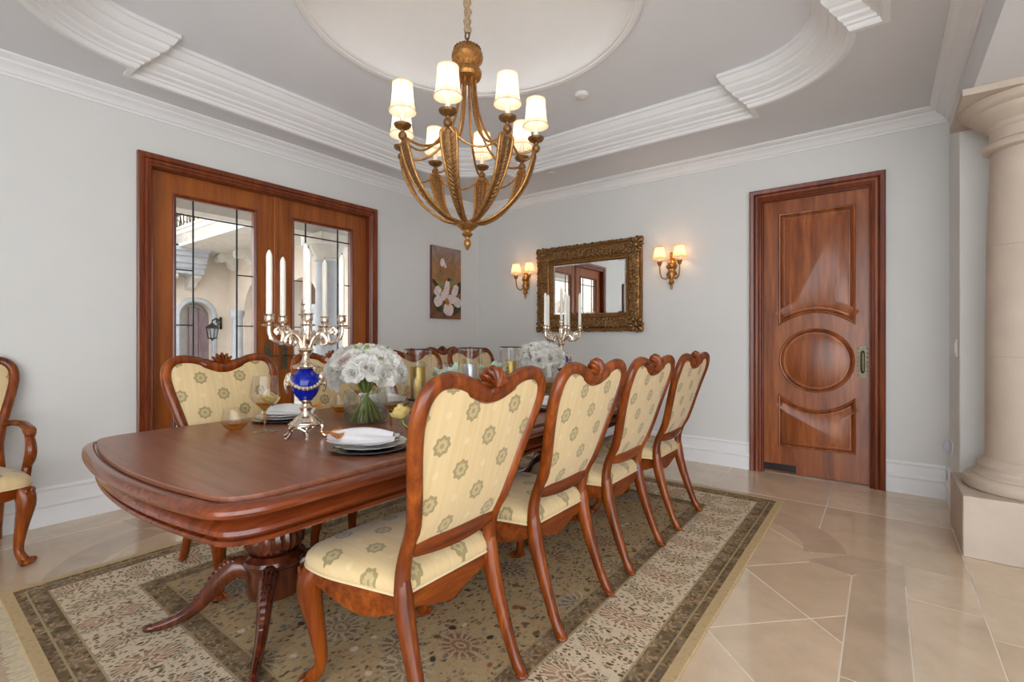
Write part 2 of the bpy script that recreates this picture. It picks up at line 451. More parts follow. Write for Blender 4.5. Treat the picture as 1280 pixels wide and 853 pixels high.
m_petal('petal_white', (0.95, 0.94, 0.90)); m_petal('petal_blush', (0.88, 0.72, 0.72)); m_petal('petal_yellow', (0.90, 0.74, 0.30), .25)
m_shade('shade_fabric', (0.90, 0.80, 0.66)); m_shade('sconce_shade', (0.88, 0.72, 0.52))
RUGX0, RUGX1, RUGY0, RUGY1 = -3.31, -0.575, 0.335, 4.06
def m_rug():
    t = NT('rug_pile'); tc = t.node('ShaderNodeTexCoord'); s = t.sep(tc.outputs['Object'])
    hx, hy = (RUGX1-RUGX0)/2, (RUGY1-RUGY0)/2
    ax = t.math('SUBTRACT', hx, t.math('ABSOLUTE', s[0])); ay = t.math('SUBTRACT', hy, t.math('ABSOLUTE', s[1]))
    d = t.math('MINIMUM', ax, ay); side = t.math('LESS_THAN', ax, ay)
    sx = t.math('ADD', t.math('MULTIPLY', s[1], side), t.math('MULTIPLY', s[0], t.math('SUBTRACT', 1.0, side)))
    V = t.comb(s[0], s[1], 0.0)
    wn = t.node('ShaderNodeVectorMath', operation='MULTIPLY_ADD')
    t.link(t.noise(V, 14, 2, out=1), wn.inputs[0]); wn.inputs[1].default_value = (0.035, 0.035, 0); t.link(V, wn.inputs[2]); VW = wn.outputs[0]
    fine = t.noise(V, 160, 3)
    cream, tan, olive = (0.74, 0.61, 0.44), (0.46, 0.31, 0.15), (0.13, 0.092, 0.045)
    rust, slate, brown, dark = (0.30, 0.105, 0.05), (0.20, 0.20, 0.19), (0.17, 0.10, 0.05), (0.055, 0.04, 0.03)
    def palette(f, stops): return t.ramp(f, stops, 'CONSTANT')
    def speck(vec, scale, th, cols, bg_c):
        x = t.node('ShaderNodeTexVoronoi', feature='F1'); t.put(x.inputs['Vector'], vec); x.inputs['Scale'].default_value = scale
        hue = t.sep(x.outputs['Color'])[0]
        col = palette(hue, cols)
        m = t.ramp(x.outputs['Distance'], [(th-0.06, (1, 1, 1)), (th+0.04, (0, 0, 0))])
        return t.mix(m, bg_c, col), m, hue
    ws = t.sep(VW); wx = t.math('SUBTRACT', hx, t.math('ABSOLUTE', ws[0])); wy = t.math('SUBTRACT', hy, t.math('ABSOLUTE', ws[1]))
    dw = t.math('MINIMUM', wx, wy)
    sw = t.math('ADD', t.math('MULTIPLY', ws[1], side), t.math('MULTIPLY', ws[0], t.math('SUBTRACT', 1.0, side)))
    mpv = t.comb(t.math('MULTIPLY', sw, 1.9), dw, 0.0)
    mpf = t.comb(t.math('MULTIPLY', ws[0], 1.5), ws[1], 0.0)
    pink, sage = (0.45, 0.25, 0.16), (0.28, 0.26, 0.19)
    # main cream border: dense leaf flecks plus long palmettes
    b, _, _ = speck(mpv, 44, 0.36, [(0, olive), (0.25, brown), (0.5, (0.26, 0.20, 0.11)), (0.68, rust), (0.78, sage), (0.88, cream)], cream)
    b2, m2, _ = speck(t.comb(t.math('MULTIPLY_ADD', sw, 1.5, 3.3), dw, 0.0), 19, 0.22, [(0, sage), (0.3, olive), (0.5, pink), (0.7, brown), (0.85, slate)], b)
    b = b2
    def palm(per, off, mid, rad, asp, c1, c2, pet=18.0):
        u = t.math('MULTIPLY', t.math('SUBTRACT', t.math('FRACT', t.math('ADD', t.math('DIVIDE', sw, per), off)), 0.5), per)
        w = t.math('MULTIPLY', t.math('SUBTRACT', dw, mid), asp)
        rr = t.math('SQRT', t.math('ADD', t.math('MULTIPLY', u, u), t.math('MULTIPLY', w, w)))
        an = t.math('ARCTAN2', w, u); cp = t.math('COSINE', t.math('MULTIPLY', an, pet))
        q = t.math('DIVIDE', rr, t.math('MULTIPLY', t.math('MULTIPLY_ADD', cp, 0.10, 1.0), rad))
        ring = t.ramp(q, [(0, dark), (0.12, cream), (0.24, c2), (0.36, cream), (0.46, c1), (0.80, c2), (0.93, olive)], 'CONSTANT')
        ring = t.mix(t.math('MULTIPLY', t.math('GREATER_THAN', cp, 0.45), t.math('GREATER_THAN', q, 0.36)), ring, cream)
        return t.math('LESS_THAN', q, 1.0), ring
    for args in ((0.46, 0.0, 0.29, 0.062, 0.50, pink, (0.36, 0.18, 0.10)), (0.46, 0.5, 0.29, 0.050, 0.55, (0.42, 0.26, 0.15), olive), (0.23, 0.25, 0.385, 0.030, 0.8, sage, olive, 8.0), (0.23, 0.25, 0.205, 0.026, 0.8, brown, sage, 8.0)):
        m, c = palm(*args); b = t.mix(t.math('MULTIPLY', m, 0.8), b, c)
    # guard bands
    guard, _, _ = speck(VW, 48, 0.46, [(0, brown), (0.28, tan), (0.5, slate), (0.64, pink), (0.78, olive)], (0.26, 0.185, 0.105))
    blot = t.ramp(t.noise(V, 9, 2), [(0.42, (0, 0, 0)), (0.62, (0.6, 0.6, 0.6))]); guard = t.mix(blot, guard, (0.115, 0.08, 0.045))
    m, c = palm(0.12, 0.0, 0.118, 0.036, 1.0, (0.30, 0.19, 0.11), brown, 6.0); guard = t.mix(t.math('MULTIPLY', m, 0.28), guard, c)
    m, c = palm(0.10, 0.3, 0.475, 0.030, 1.0, (0.28, 0.18, 0.10), brown, 6.0); guard = t.mix(t.math('MULTIPLY', m, 0.28), guard, c)
    # field
    fld, _, _ = speck(mpf, 40, 0.44, [(0, (0.26, 0.20, 0.11)), (0.2, (0.50, 0.39, 0.24)), (0.45, brown), (0.6, tan), (0.74, slate), (0.86, pink)], (0.50, 0.36, 0.195))
    f2, _, _ = speck(VW, 13, 0.20, [(0, dark), (0.25, cream), (0.45, rust), (0.65, slate), (0.82, brown)], fld); fld = f2
    vz = t.node('ShaderNodeTexVoronoi', feature='F1'); t.put(vz.inputs['Vector'], V); vz.inputs['Scale'].default_value = 2.5; vz.inputs['Randomness'].default_value = 0.7
    loc = t.node('ShaderNodeVectorMath', operation='SUBTRACT')
    t.link(VW, loc.inputs[0]); t.link(vz.outputs['Position'], loc.inputs[1]); ls = t.sep(loc.outputs[0])
    an = t.math('ARCTAN2', ls[1], ls[0]); cp = t.math('COSINE', t.math('MULTIPLY', an, 14.0))
    rr = t.math('SQRT', t.math('ADD', t.math('MULTIPLY', ls[0], ls[0]), t.math('MULTIPLY', t.math('MULTIPLY', ls[1], ls[1]), 1.6)))
    q = t.math('DIVIDE', rr, t.math('MULTIPLY', t.math('MULTIPLY_ADD', cp, 0.10, 1.0), 0.105))
    hue = t.sep(vz.outputs['Color'])[1]
    hc = palette(hue, [(0, rust), (0.25, slate), (0.5, (0.42, 0.33, 0.2)), (0.72, dark), (0.86, brown)])
    ring = t.ramp(q, [(0, dark), (0.12, cream), (0.24, brown), (0.40, cream), (0.5, dark), (0.86, cream), (0.93, brown)], 'CONSTANT')
    ring = t.mix(t.math('MULTIPLY', t.math('GREATER_THAN', cp, 0.2), t.math('GREATER_THAN', q, 0.5)), ring, cream)
    ring = t.mix(0.5, ring, hc)
    fld = t.mix(t.math('MULTIPLY', t.math('LESS_THAN', q, 1.0), 0.7), fld, ring)
    def step(e): return t.math('GREATER_THAN', d, e)
    c = (0.60, 0.44, 0.245)
    for e, col in ((0.045, guard), (0.078, (0.44, 0.34, 0.2)), (0.086, guard), (0.15, (0.46, 0.36, 0.22)), (0.158, b), (0.425, (0.44, 0.33, 0.19)), (0.435, guard), (0.515, (0.42, 0.31, 0.17)), (0.525, fld)):
        c = t.mix(step(e), c, col)
    c = t.mix(t.math('MULTIPLY', fine, 0.14), c, (0.20, 0.14, 0.07))
    c = t.mix(t.ramp(t.noise(V, 45, 3), [(0.52, (0, 0, 0)), (0.72, (0.32, 0.32, 0.32))]), c, (0.20, 0.13, 0.07))
    t.bsdf(c, 0.95, spec=0.1, normal=t.bump(fine, 0.5, 0.004)); MAT['rug_pile'] = t.m
m_rug()
plain('rug_fringe', (0.60, 0.50, 0.34), 0.9, var=0.15, nscale=50, bump=0.2)
def m_painting():
    t = NT('painted_canvas'); v = t.coord('Object'); s = t.sep(v)
    n = t.noise(v, 5, 6, 0.6, 1.0)
    low = t.ramp(n, [(0.3, (0.12, 0.05, 0.03)), (0.7, (0.26, 0.11, 0.05))])
    mid = t.ramp(n, [(0.3, (0.22, 0.10, 0.035)), (0.7, (0.42, 0.22, 0.09))])
    top = t.ramp(n, [(0.3, (0.20, 0.13, 0.10)), (0.7, (0.40, 0.30, 0.27))])
    f = t.math('MULTIPLY_ADD', s[2], 1.136, 0.5)
    c = t.mix(t.ramp(f, [(0.25, (0, 0, 0)), (0.5, (1, 1, 1))]), low, mid)
    c = t.mix(t.ramp(f, [(0.7, (0, 0, 0)), (0.95, (1, 1, 1))]), c, top)
    t.bsdf(c, 0.75, normal=t.bump(n, 0.2, 0.004)); MAT['painted_canvas'] = t.m
m_painting()
# ------------------------------------------------------------------ the room
XL, YF, XR, ZC = -4.31, 4.88, 0.40, 2.95
CXY = (-1.96, 2.15)
def struct(o, label=None, cat=None):
    o['kind'] = 'structure'
    if label: o['label'] = label
    if cat: o['category'] = cat
    return o
FL = struct(MB().box(-4.51, 3.2, -2.6, 5.08, -0.12, -0.0014).build('floor', 'grout', smooth=False), 'polished beige travertine floor with pale joints', 'floor')
DY0, DY1, DZ = 1.223, 3.132, 2.49
w = MB(); w.box(-4.51, XL, -2.6, DY0-0.018, 0, 3.2).box(-4.51, XL, DY1+0.018, 5.08, 0, 3.2).box(-4.51, XL, DY0-0.018, DY1+0.018, DZ+0.018, 3.2)
struct(w.build('wall_left', 'wall_paint', smooth=False), 'pale grey wall holding the glazed French doors', 'wall')
EX0, EX1, EZ = -0.866, -0.080, 2.452
w = MB(); w.box(XL, EX0, YF, 5.08, 0, 3.2).box(EX1, 3.3, YF, 5.08, 0, 3.2).box(EX0, EX1, YF, 5.08, EZ, 3.2).box(EX0, EX1, YF+0.085, 5.08, 0, EZ)
struct(w.build('wall_far', 'wall_paint', smooth=False), 'pale grey wall with the gilt mirror and panelled door', 'wall')
struct(MB().box(XR, 1.3, 4.285, YF, 0, 3.2).build('wall_right', 'wall_paint', smooth=False, bevel=0.008), 'short white wall end behind the stone column', 'wall')
struct(MB().box(XR, 0.95, -1.2, 4.285, 2.600, 3.2).build('beam', 'ceiling_paint', smooth=False), 'white ceiling beam resting on the stone column', 'beam')
struct(MB().box(3.2, 3.4, .5, 5.08, 0, 3.2).build('wall_hall_light_block', 'wall_paint', smooth=False), 'plain unseen wall added along the hall to block side light', 'wall')  # unseen wall, added to cut the light entering from the far hall
struct(MB().box(-4.51, -1.0, -2.8, -2.6, 0, 3.2).build('wall_back_light_block', 'wall_paint', smooth=False), 'plain unseen wall added behind the dining room to limit incoming light', 'wall')  # out of view, added so light enters mainly from the hall side
struct(MB().box(-4.62, 0.95, -2.8, -0.9, ZC, ZC+.05).box(0.95, 3.3, -2.8, 5.2, 3.05, 3.12).build('ceiling_light_cover', 'ceiling_paint', smooth=False), 'plain unseen ceiling added over the hall to keep out overhead light', 'ceiling')  # unseen cover, added so sky light comes in only from the sides
# ceiling with tray and dome
def tray_outline(grow=0.0):
    A, B = 1.96+grow, 1.98+grow; a, b = 1.16, 1.15; r = 0.65+grow; ox, oy = CXY
    out = []
    for q in range(4):
        sx, sy = ((1, 1), (-1, 1), (-1, -1), (1, -1))[q]
        pts = arc(a, b, r, 0, 90, 14)
        line = [(A, b*(i/6)) for i in range(0, 7)] + pts + [(a*(1-i/6), B) for i in range(0, 7)]
        pts = [(sx*p[0], sy*p[1]) for p in line]
        if sx*sy < 0: pts = pts[::-1]
        out += pts
    res = []
    for p in out:
        p = (ox+p[0], oy+p[1])
        if not res or hypot(p[0]-res[-1][0], p[1]-res[-1][1]) > 1e-5: res.append(p)
    if hypot(res[0][0]-res[-1][0], res[0][1]-res[-1][1]) < 1e-5: res.pop()
    return res
def ring_plate(inner, x0, x1, y0, y1, z, z2):
    n = len(inner); vs = []
    cx, cy = CXY
    for p in inner:
        dx, dy = p[0]-cx, p[1]-cy
        k = min((x1-cx)/dx if dx > 1e-9 else 1e9, (x0-cx)/dx if dx < -1e-9 else 1e9, (y1-cy)/dy if dy > 1e-9 else 1e9, (y0-cy)/dy if dy < -1e-9 else 1e9)
        vs += [(p[0], p[1], z), (cx+dx*k, cy+dy*k, z), (p[0], p[1], z2), (cx+dx*k, cy+dy*k, z2)]
    fs = []
    for i in range(n):
        j = (i+1) % n
        fs += [(4*i, 4*j, 4*j+1, 4*i+1), (4*i+2, 4*i+3, 4*j+3, 4*j+2), (4*i, 4*i+2, 4*j+2, 4*j), (4*i+1, 4*j+1, 4*j+3, 4*i+3)]
    m = MB(); m.add(vs, fs); return m
struct(ring_plate(tray_outline(0.0), -4.62, 0.60, -0.9, 5.2, ZC, ZC+0.05).build('ceiling', 'ceiling_paint', smooth=False), 'pale grey ceiling border around the raised tray', 'ceiling')
TZ = 3.175
circ = arc(CXY[0], CXY[1], 0.97, 0, 360, 96)[:-1]
struct(ring_plate(circ, -4.30, 0.38, -0.2, 4.55, TZ, TZ+0.03).build('ceiling_tray', 'tray_paint', smooth=False), 'raised tray ceiling panel around the round dome', 'ceiling')
TP = [(-.035,2.952),(-.035,2.936),(-.004,2.936),(.004,2.944),(.010,2.962),(.022,2.966),(.026,2.980),(.050,2.992),(.054,3.008),(.066,3.012),(.088,3.030),(.092,3.048),(.104,3.052),(.128,3.074),(.134,3.098),(.146,3.104),(.162,3.126),(.170,3.146),(.182,3.150),(.182,TZ),(-.035,TZ)]
ox, oy = CXY
struct(MB().mould(tray_outline(0.0), TP, closed=True).build('trim_2', 'trim_white', ang=22), 'stepped white crown moulding around the ceiling tray', 'moulding')
m = MB()
dome = []
for i in range(15):
    a = radians(i/14*90); dome.append((max(0.0, 0.955*cos(a)), TZ+0.015+0.34*sin(a)))
m.shell(dome, 96, (ox, oy, 0))
DM = struct(m.build('ceiling_dome', 'trim_white', ang=60), 'shallow round white dome recessed in the tray ceiling', 'ceiling')
MB().mould(circ, [(-.05,TZ),(-.05,TZ-.012),(-.035,TZ-.02),(-.012,TZ-.014),(-.006,TZ-.004),(.006,TZ-.004),(.016,TZ+.006),(.018,TZ+.02),(-.05,TZ+.02)], closed=True).build('dome_rim', 'trim_white', DM, ang=30)
# crown of the room and baseboards
CP = [(0,2.842),(.010,2.842),(.014,2.856),(.026,2.862),(.034,2.876),(.052,2.892),(.078,2.906),(.084,2.918),(.098,2.922),(.112,2.934),(.122,2.938),(.122,ZC),(0,ZC)]
struct(MB().mould([(XR, -0.9), (XR, YF), (XL, YF), (XL, -0.9)], CP).build('trim_1', 'trim_white', ang=25), 'white crown moulding where walls meet ceiling', 'moulding')
BP = [(0,0),(.020,0),(.020,.118),(.028,.126),(.028,.136),(.016,.148),(.012,.152),(.012,.222),(.020,.230),(.020,.238),(.010,.250),(0,.250)]
def base(name, segs, label):
    m = MB()
    for s in segs: m.mould(s, BP)
    struct(m.build(name, 'trim_white', ang=25), label, 'baseboard')
base('baseboard_left', [[(XL, DY0-.092), (XL, -2.6)], [(XL, YF), (XL, DY1+.092)]], 'tall white baseboard beside the French doors')
base('baseboard_far', [[(EX0-.10, YF), (XL+.03, YF)], [(XR-.021, YF), (EX1+.10, YF)]], 'tall white baseboard under the gilt mirror wall')
base('baseboard_right', [[(XR, 4.285), (XR, YF)]], 'short white baseboard behind the stone pedestal')
# floor tiles
def tile(poly, mat='travertine', z=0.0, gap=0.0030):
    p = inset(poly, gap)
    if len(p) < 3 or area(p) < 0.0003: return
    cx = sum(q[0] for q in p)/len(p); cy = sum(q[1] for q in p)/len(p)
    MB().prism([(q[0]-cx, q[1]-cy) for q in p], -0.003+z-0.001, z).build('floor_tile', mat, FL, smooth=False, loc=(cx, cy, 0))
def rect(x0, x1, y0, y1): return [(x0, y0), (x1, y0), (x1, y1), (x0, y1)]
def under_rug(p): return all(RUGX0+.02 < q[0] < RUGX1-.02 and RUGY0+.02 < q[1] < RUGY1-.02 for q in p)
field = []
for sx, sy in ((1, 1), (-1, 1), (-1, -1), (1, -1)):
    q = [(1.836, .60), (1.836, .873)]+arc(1.16, 1.05, .55, 30, 60, 5)+[(.98, 1.78), (.6, 1.78)]
    if sx*sy < 0: q = q[::-1]
    field += [(CXY[0]+sx*p[0], CXY[1]+sy*p[1]) for p in q]
L = 0.684
for i in range(-8, 12):
    for j in range(-4, 12):
        s0 = 2.205+L*i; d0 = 2.70+L*j
        q = [((s-d)/2, (s+d)/2) for s, d in ((s0, d0), (s0+L, d0), (s0+L, d0+L), (s0, d0+L))]
        if area(q) < 0: q = q[::-1]
        q = clip_convex(q, field)
        if len(q) >= 3 and not under_rug(q): tile(q, z=-0.0006)
# darker band
for sx in (1, -1):
    for q in ([(1.836, -.05), (2.05, -.05), (2.05, 1.177), (1.836, .873)], [(1.836, -.873), (2.05, -1.177), (2.05, -.05), (1.836, -.05)]):
        q = [(CXY[0]+sx*p[0], CXY[1]+p[1]) for p in q]
        tile(q if sx > 0 else q[::-1], 'travertine_band')
for k in range(4):
    x0 = -0.80-k*.8; tile(rect(x0-.8, x0, 3.93, 4.15), 'travertine_band')
for sx, sy in ((1, 1), (-1, 1), (-1, -1), (1, -1)):
    fx = lambda p: (ox+sx*p[0], oy+sy*p[1])
    tile([fx(p) for p in ((1.623, .936), (1.836, .873), (2.05, 1.177), (1.805, 1.144))], 'travertine_band')
    for a0, a1 in ((8, 45), (45, 84)):
        o = arc(1.16, 1.05, .65, a0, a1, 8); n_ = arc(1.16, 1.05, .44, a0 - (8 if a0 == 8 else 0), a1, 8)
        O = [fx(p) for p in o]; I = [fx(p) for p in n_]
        if under_rug(O+I): continue
        c = (sum(q[0] for q in O+I)/(2*len(O)), sum(q[1] for q in O+I)/(2*len(O))); n9 = len(O); mm = MB()
        vs = [(q[0]-c[0], q[1]-c[1], z9) for z9 in (-.004, 0.0) for q in O+I]; fs = []
        for i in range(n9-1):
            fs += [(i, i+1, n9+i+1, n9+i), (2*n9+i, 2*n9+i+1, 3*n9+i+1, 3*n9+i), (i, i+1, 2*n9+i+1, 2*n9+i), (n9+i, n9+i+1, 3*n9+i+1, 3*n9+i)]
        fs += [(0, n9, 3*n9, 2*n9), (n9-1, 2*n9-1, 4*n9-1, 3*n9-1)]
        mm.add(vs, fs); mm.build('floor_tile', 'travertine_band', FL, smooth=False, loc=(c[0], c[1], 0))
# plain tiles around the band
for k in range(5):
    x1 = -0.32-0.8*k; tile(rect(max(x1-.8, XL), x1, 4.15, YF))
tile(rect(-.32, XR, 4.15, YF)); tile(rect(-.32, .355, 3.05, 4.15), z=-.0010); tile(rect(-.90, -.32, 3.45, 4.15), z=-.0010)
for y1, y0 in ((3.327, 2.92), (2.92, 2.0), (2.0, 1.08), (1.08, 0.16)): tile(rect(.090, .355, y0, y1))
for k in range(-2, 6): tile(rect(XL, -4.01, .2+k*.9, 1.1+k*.9))
tile(rect(-4.01, -3.2, .2, 1.27), z=-.0010); tile(rect(-4.01, -3.2, 3.05, 4.15), z=-.0010)
[tile(rect(-3.2+k*.75, -2.45+k*.75, .2, .37), 'travertine_band', z=-.0010) for k in range(4)]
tile(rect(-4.01, -3.1, -.6, .2)); tile(rect(-3.1, -2.2, -.6, .2)); tile(rect(-2.2, -1.3, -.6, .2)); tile(rect(-1.3, -.4, -.6, .2)); tile(rect(-.4, .355, -.7, .16))
for ix in range(4):
    for iy in range(5): tile(rect(.355+ix*.66, .355+(ix+1)*.66, 3.65-(iy+1)*.92, 3.65-iy*.92))
tile(rect(.355, 1.015, 3.65, 4.285))
# French doors
LW = lambda u, v, h: (XL+h, u, v)
FD = bpy.data.objects.new('door_1', None); COL.objects.link(FD); struct(FD, 'pair of glazed mahogany French doors with leaded panes', 'door'); FD.location = (0, 0, 0)
CS = [(0,0),(0,.020),(.006,.026),(.012,.018),(.020,.020),(.030,.030),(.044,.032),(.052,.024),(.058,.034),(.084,.040),(.092,.036),(.092,0)]
MB().mould([(DY0, 0), (DY0, DZ), (DY1, DZ), (DY1, 0)], CS, mp=LW).build('casing', 'casing_wood', FD, ang=25)
m = MB(); m.box(-4.51, XL, DY0-.018, DY0, 0, DZ).box(-4.51, XL, DY1, DY1+.018, 0, DZ).box(-4.51, XL, DY0-.018, DY1+.018, DZ, DZ+.018)
m.build('jamb', 'casing_wood', FD, smooth=False)
MB().box(-4.51, -4.33, DY0, DY1, 0, .018).build('threshold', 'casing_wood', FD, smooth=False)
LEADS = [2.189, 1.753, 1.317, 0.881, 0.445]
for (a, b, g0, g1) in ((DY0, 2.176, 1.392, 1.985), (2.176, DY1, 2.343, 2.950)):
    m = MB(); gz0, gz1 = 0.30, 2.315
    m.box(-4.408, -4.358, a, g0, .018, DZ-.003).box(-4.408, -4.358, g1, b, .018, DZ-.003).box(-4.408, -4.358, g0, g1, .018, gz0).box(-4.408, -4.358, g0, g1, gz1, DZ-.003)
    leaf = m.build('door_leaf', 'leaf_wood', FD, smooth=False)
    MB().mould([(g0, gz0), (g1, gz0), (g1, gz1), (g0, gz1)], [(-.022,0),(-.022,.010),(-.012,.014),(-.004,.008),(.004,.002),(.004,-.02)], closed=True, mp=lambda u, v, h: (-4.358+h, u, v)).build('glazing_bead', 'casing_wood', leaf, ang=25)
    v1, v2 = g0+.130, g1-.133
    for yy in (v1, v2): MB().box(-4.392, -4.380, yy-.005, yy+.005, gz0, gz1).build('lead_bar', 'lead', leaf, smooth=False)
    MB().box(-4.392, -4.380, g0, g1, LEADS[0]-.005, LEADS[0]+.005).build('lead_bar', 'lead', leaf, smooth=False)
    for zz in LEADS[1:]:
        for (p, q) in ((g0, v1), (v2, g1)): MB().box(-4.391, -4.381, p, q, zz-.0045, zz+.0045).build('lead_bar', 'lead', leaf, smooth=False)
    zs = [gz1]+LEADS+[gz0]
    def pane(p, q, z0, z1):
        MB().add([(-4.386, p, z0), (-4.386, q, z0), (-4.386, q, z1), (-4.386, p, z1)], [(0, 1, 2, 3)])
        mm = MB(); mm.box(-4.388, -4.384, p+.004, q-.004, z0+.004, z1-.004); mm.build('pane', 'window_glass', leaf, smooth=False)
    pane(v1, v2, LEADS[0], gz1); pane(v1, v2, gz0, LEADS[0])
    for (p, q) in ((g0, v1), (v2, g1)):
        for k in range(len(zs)-1): pane(p, q, zs[k+1], zs[k])
    # escutcheon plate with a pointed top
    yc = 2.10 if a < 2 else 2.250
    pl = [(yc-.028, .93), (yc+.028, .93), (yc+.028, 1.150), (yc+.016, 1.165), (yc+.008, 1.185), (yc, 1.192), (yc-.008, 1.185), (yc-.016, 1.165), (yc-.028, 1.150)]
    hp = MB().prism(pl, 0, .006, lambda u, v, w_: (-4.358+w_, u, v)).build('escutcheon', 'bronze', leaf, smooth=False)
    hm = MB(); hm.lathe([(.0, .0), (.011, .004), (.011, .010), (0, .014)], 12)
    hm.v = [(-4.352+p[2], yc+p[0], 1.12+p[1]) for p in hm.v]; hm.tube([(-4.352, yc, 1.055), (-4.31, yc, 1.055), (-4.305, yc+.02, 1.055), (-4.305, yc+.085, 1.058)], [.007, .007, .007, .006], 8)
    hm.build('lever', 'bronze', leaf)
m = MB().mould([(2.176, .018), (2.176, DZ-.003)], [(-.024, 0), (-.024, .012), (-.014, .016), (-.008, .010), (0, .020), (.008, .010), (.014, .016), (.024, .012), (.024, 0)], mp=lambda u, v, h: (-4.358+h, u, v)); m.build('astragal', 'leaf_wood', FD, ang=25)
# panelled door
FW = lambda u, v, h: (u, YF-h, v)
ED = bpy.data.objects.new('door_2', None); COL.objects.link(ED); struct(ED, 'panelled mahogany door with a round centre panel', 'door')
CS2 = [(0,0),(0,.018),(.006,.026),(.012,.018),(.022,.022),(.034,.034),(.050,.036),(.060,.024),(.068,.034),(.094,.040),(.102,.034),(.102,0)]
MB().mould([(EX0, 0), (EX0, EZ), (EX1, EZ), (EX1, 0)], CS2, mp=FW).build('casing', 'casing_wood', ED, ang=25)
m = MB(); m.box(EX0, EX0+.004, YF, YF+.085, 0, EZ).box(EX1-.004, EX1, YF, YF+.085, 0, EZ).box(EX0, EX1, YF, YF+.085, EZ-.004, EZ); m.build('jamb', 'casing_wood', ED, smooth=False)
LY = 4.918
leaf = MB().box(EX0+.006, EX1-.006, LY, LY+.045, .008, EZ-.006).build('door_leaf', 'door_wood', ED, smooth=False)
DL = lambda u, v, h: (u, LY-h, v)
PP = [(0,0),(.001,.016),(.008,.024),(.015,.022),(.019,.008),(.027,.015),(.034,.008),(.038,.001),(.050,.001),(.052,.004),(.108,.018)]
pcx = -0.458; hwp = 0.283
bot = [(pcx-hwp+2*hwp*i/16, 1.325+.108*(1-((i-8)/8)**2)) for i in range(17)]
MB().mould([(pcx-hwp, 2.327)]+bot+[(pcx+hwp, 2.327)], PP, closed=True, mp=DL, fill=True).build('arched_panel', 'door_wood', leaf, ang=25)
MB().mould(arc(pcx, 1.020, .279, 0, 360, 48)[:-1], [(o*.92, h) for o, h in PP], closed=True, mp=DL, fill=True).build('round_panel', 'door_wood', leaf, ang=25)
tp = [(pcx+hwp-2*hwp*i/16, .718-.128*(1-((i-8)/8)**2)) for i in range(17)]
MB().mould([(pcx-hwp, .246), (pcx+hwp, .246)]+tp, [(o*.85, h) for o, h in PP], closed=True, mp=DL, fill=True).build('curved_panel', 'door_wood', leaf, ang=25)
hx, hz = -0.128, 1.018
m = MB().prism(fillet([(hx-.033, hz-.115), (hx-.016, hz-.135), (hx+.016, hz-.135), (hx+.033, hz-.115), (hx+.033, hz+.115), (hx+.016, hz+.135), (hx-.016, hz+.135), (hx-.033, hz+.115)], .012, 3), 0, .006, DL)
hp = m.build('pull_plate', 'bronze', leaf)
m = MB()
for sx in (-1, 1):
    for k in range(7): m.ell(DL(hx+sx*.031, hz-.11+k*.0366, .006), (.006, .004, .008), nu=8, nv=4)
m.tube([DL(hx, hz-.085, .004), DL(hx, hz-.07, .018), DL(hx, hz, .024), DL(hx, hz+.07, .018), DL(hx, hz+.085, .004)], [.012, .015, .016, .015, .012], 10)
m.build('pull_grip', 'bronze', hp)
MB().box(EX0+.008, EX0+.262, LY-.006, LY, .020, .082).build('pivot_plate', 'plate_black', leaf, smooth=False, bevel=.003)
# stone column
cx, cy = 0.665, 3.97
SCN = thing('stone_column', 'beige limestone column on a square pedestal carrying the beam', 'column', (cx, cy, 0))
MB().box(-.31, .31, -.31, .31, 0, .340).build('pedestal', 'limestone', SCN, smooth=False, bevel=.006)
MB().lathe([(.0, .340), (.262, .340), (.277, .352), (.284, .374), (.280, .400), (.266, .416), (.246, .421), (.244, .430), (.236, .434), (.222, .446), (.218, .462), (.222, .470), (.222, .482), (.206, .492), (.196, .506), (.186, .520), (0, .520)], 56).build('base', 'limestone', SCN, ang=30)
for z0, z1, r0, r1 in ((.520, 1.1095, .184, .184), (1.1100, 1.7425, .184, .178), (1.7430, 2.29, .178, .160)):
    MB().lathe([(0, z0), (r0-.0012, z0), (r0, z0+.002)] + [(r0+(r1-r0)*i/5, z0+(z1-z0)*i/5) for i in range(1, 5)] + [(r1, z1-.002), (r1-.0012, z1), (0, z1)], 56).build('shaft_drum', 'limestone', SCN, ang=30)
MB().lathe([(0, 2.291), (.166, 2.291), (.190, 2.300), (.200, 2.316), (.196, 2.332), (.178, 2.342), (.168, 2.352), (.168, 2.410), (.182, 2.420), (.188, 2.432), (.190, 2.440), (.212, 2.456), (.240, 2.482), (.250, 2.500), (.252, 2.512), (.272, 2.520), (.292, 2.540), (.298, 2.560), (0, 2.560)], 56).build('capital', 'limestone', SCN, ang=30)
MB().box(-.312, .312, -.312, .312, 2.561, 2.599).build('abacus', 'limestone', SCN, smooth=False, bevel=.003)
# small fittings
sw = thing('light_switch', 'white rocker light switch on the wall end by the column', 'switch', (XR, 4.42, 1.15))
MB().box(-.008, 0, -.038, .038, -.058, .058).build('plate', 'plastic_white', sw, smooth=False); MB().box(-.013, -.008, -.016, .016, -.033, .033).build('rocker', 'plastic_white', sw, smooth=False)
ns = thing('plug_in_light', 'small white plug in night light above the baseboard', 'night light', (XR, 4.66, .42))
MB().box(-.008, 0, -.036, .036, -.056, .056).build('outlet_plate', 'plastic_white', ns, smooth=False, bevel=.002)
m = MB(); m.ell((-.030, 0, .015), (.024, .030, .045), nu=14, nv=10); m.build('light_body', 'plastic_blue', ns)
sd = thing('smoke_detector', 'round white smoke detector on the tray ceiling', 'detector', (-1.914, 3.42, TZ))
MB().lathe([(0, -.034), (.030, -.034), (.048, -.026), (.055, -.012), (.055, 0)], 28).build('housing', 'plastic_white', sd); MB().lathe([(0, -.040), (.012, -.039), (.014, -.034), (0, -.034)], 14).build('sensor_cap', 'plastic_white', sd)
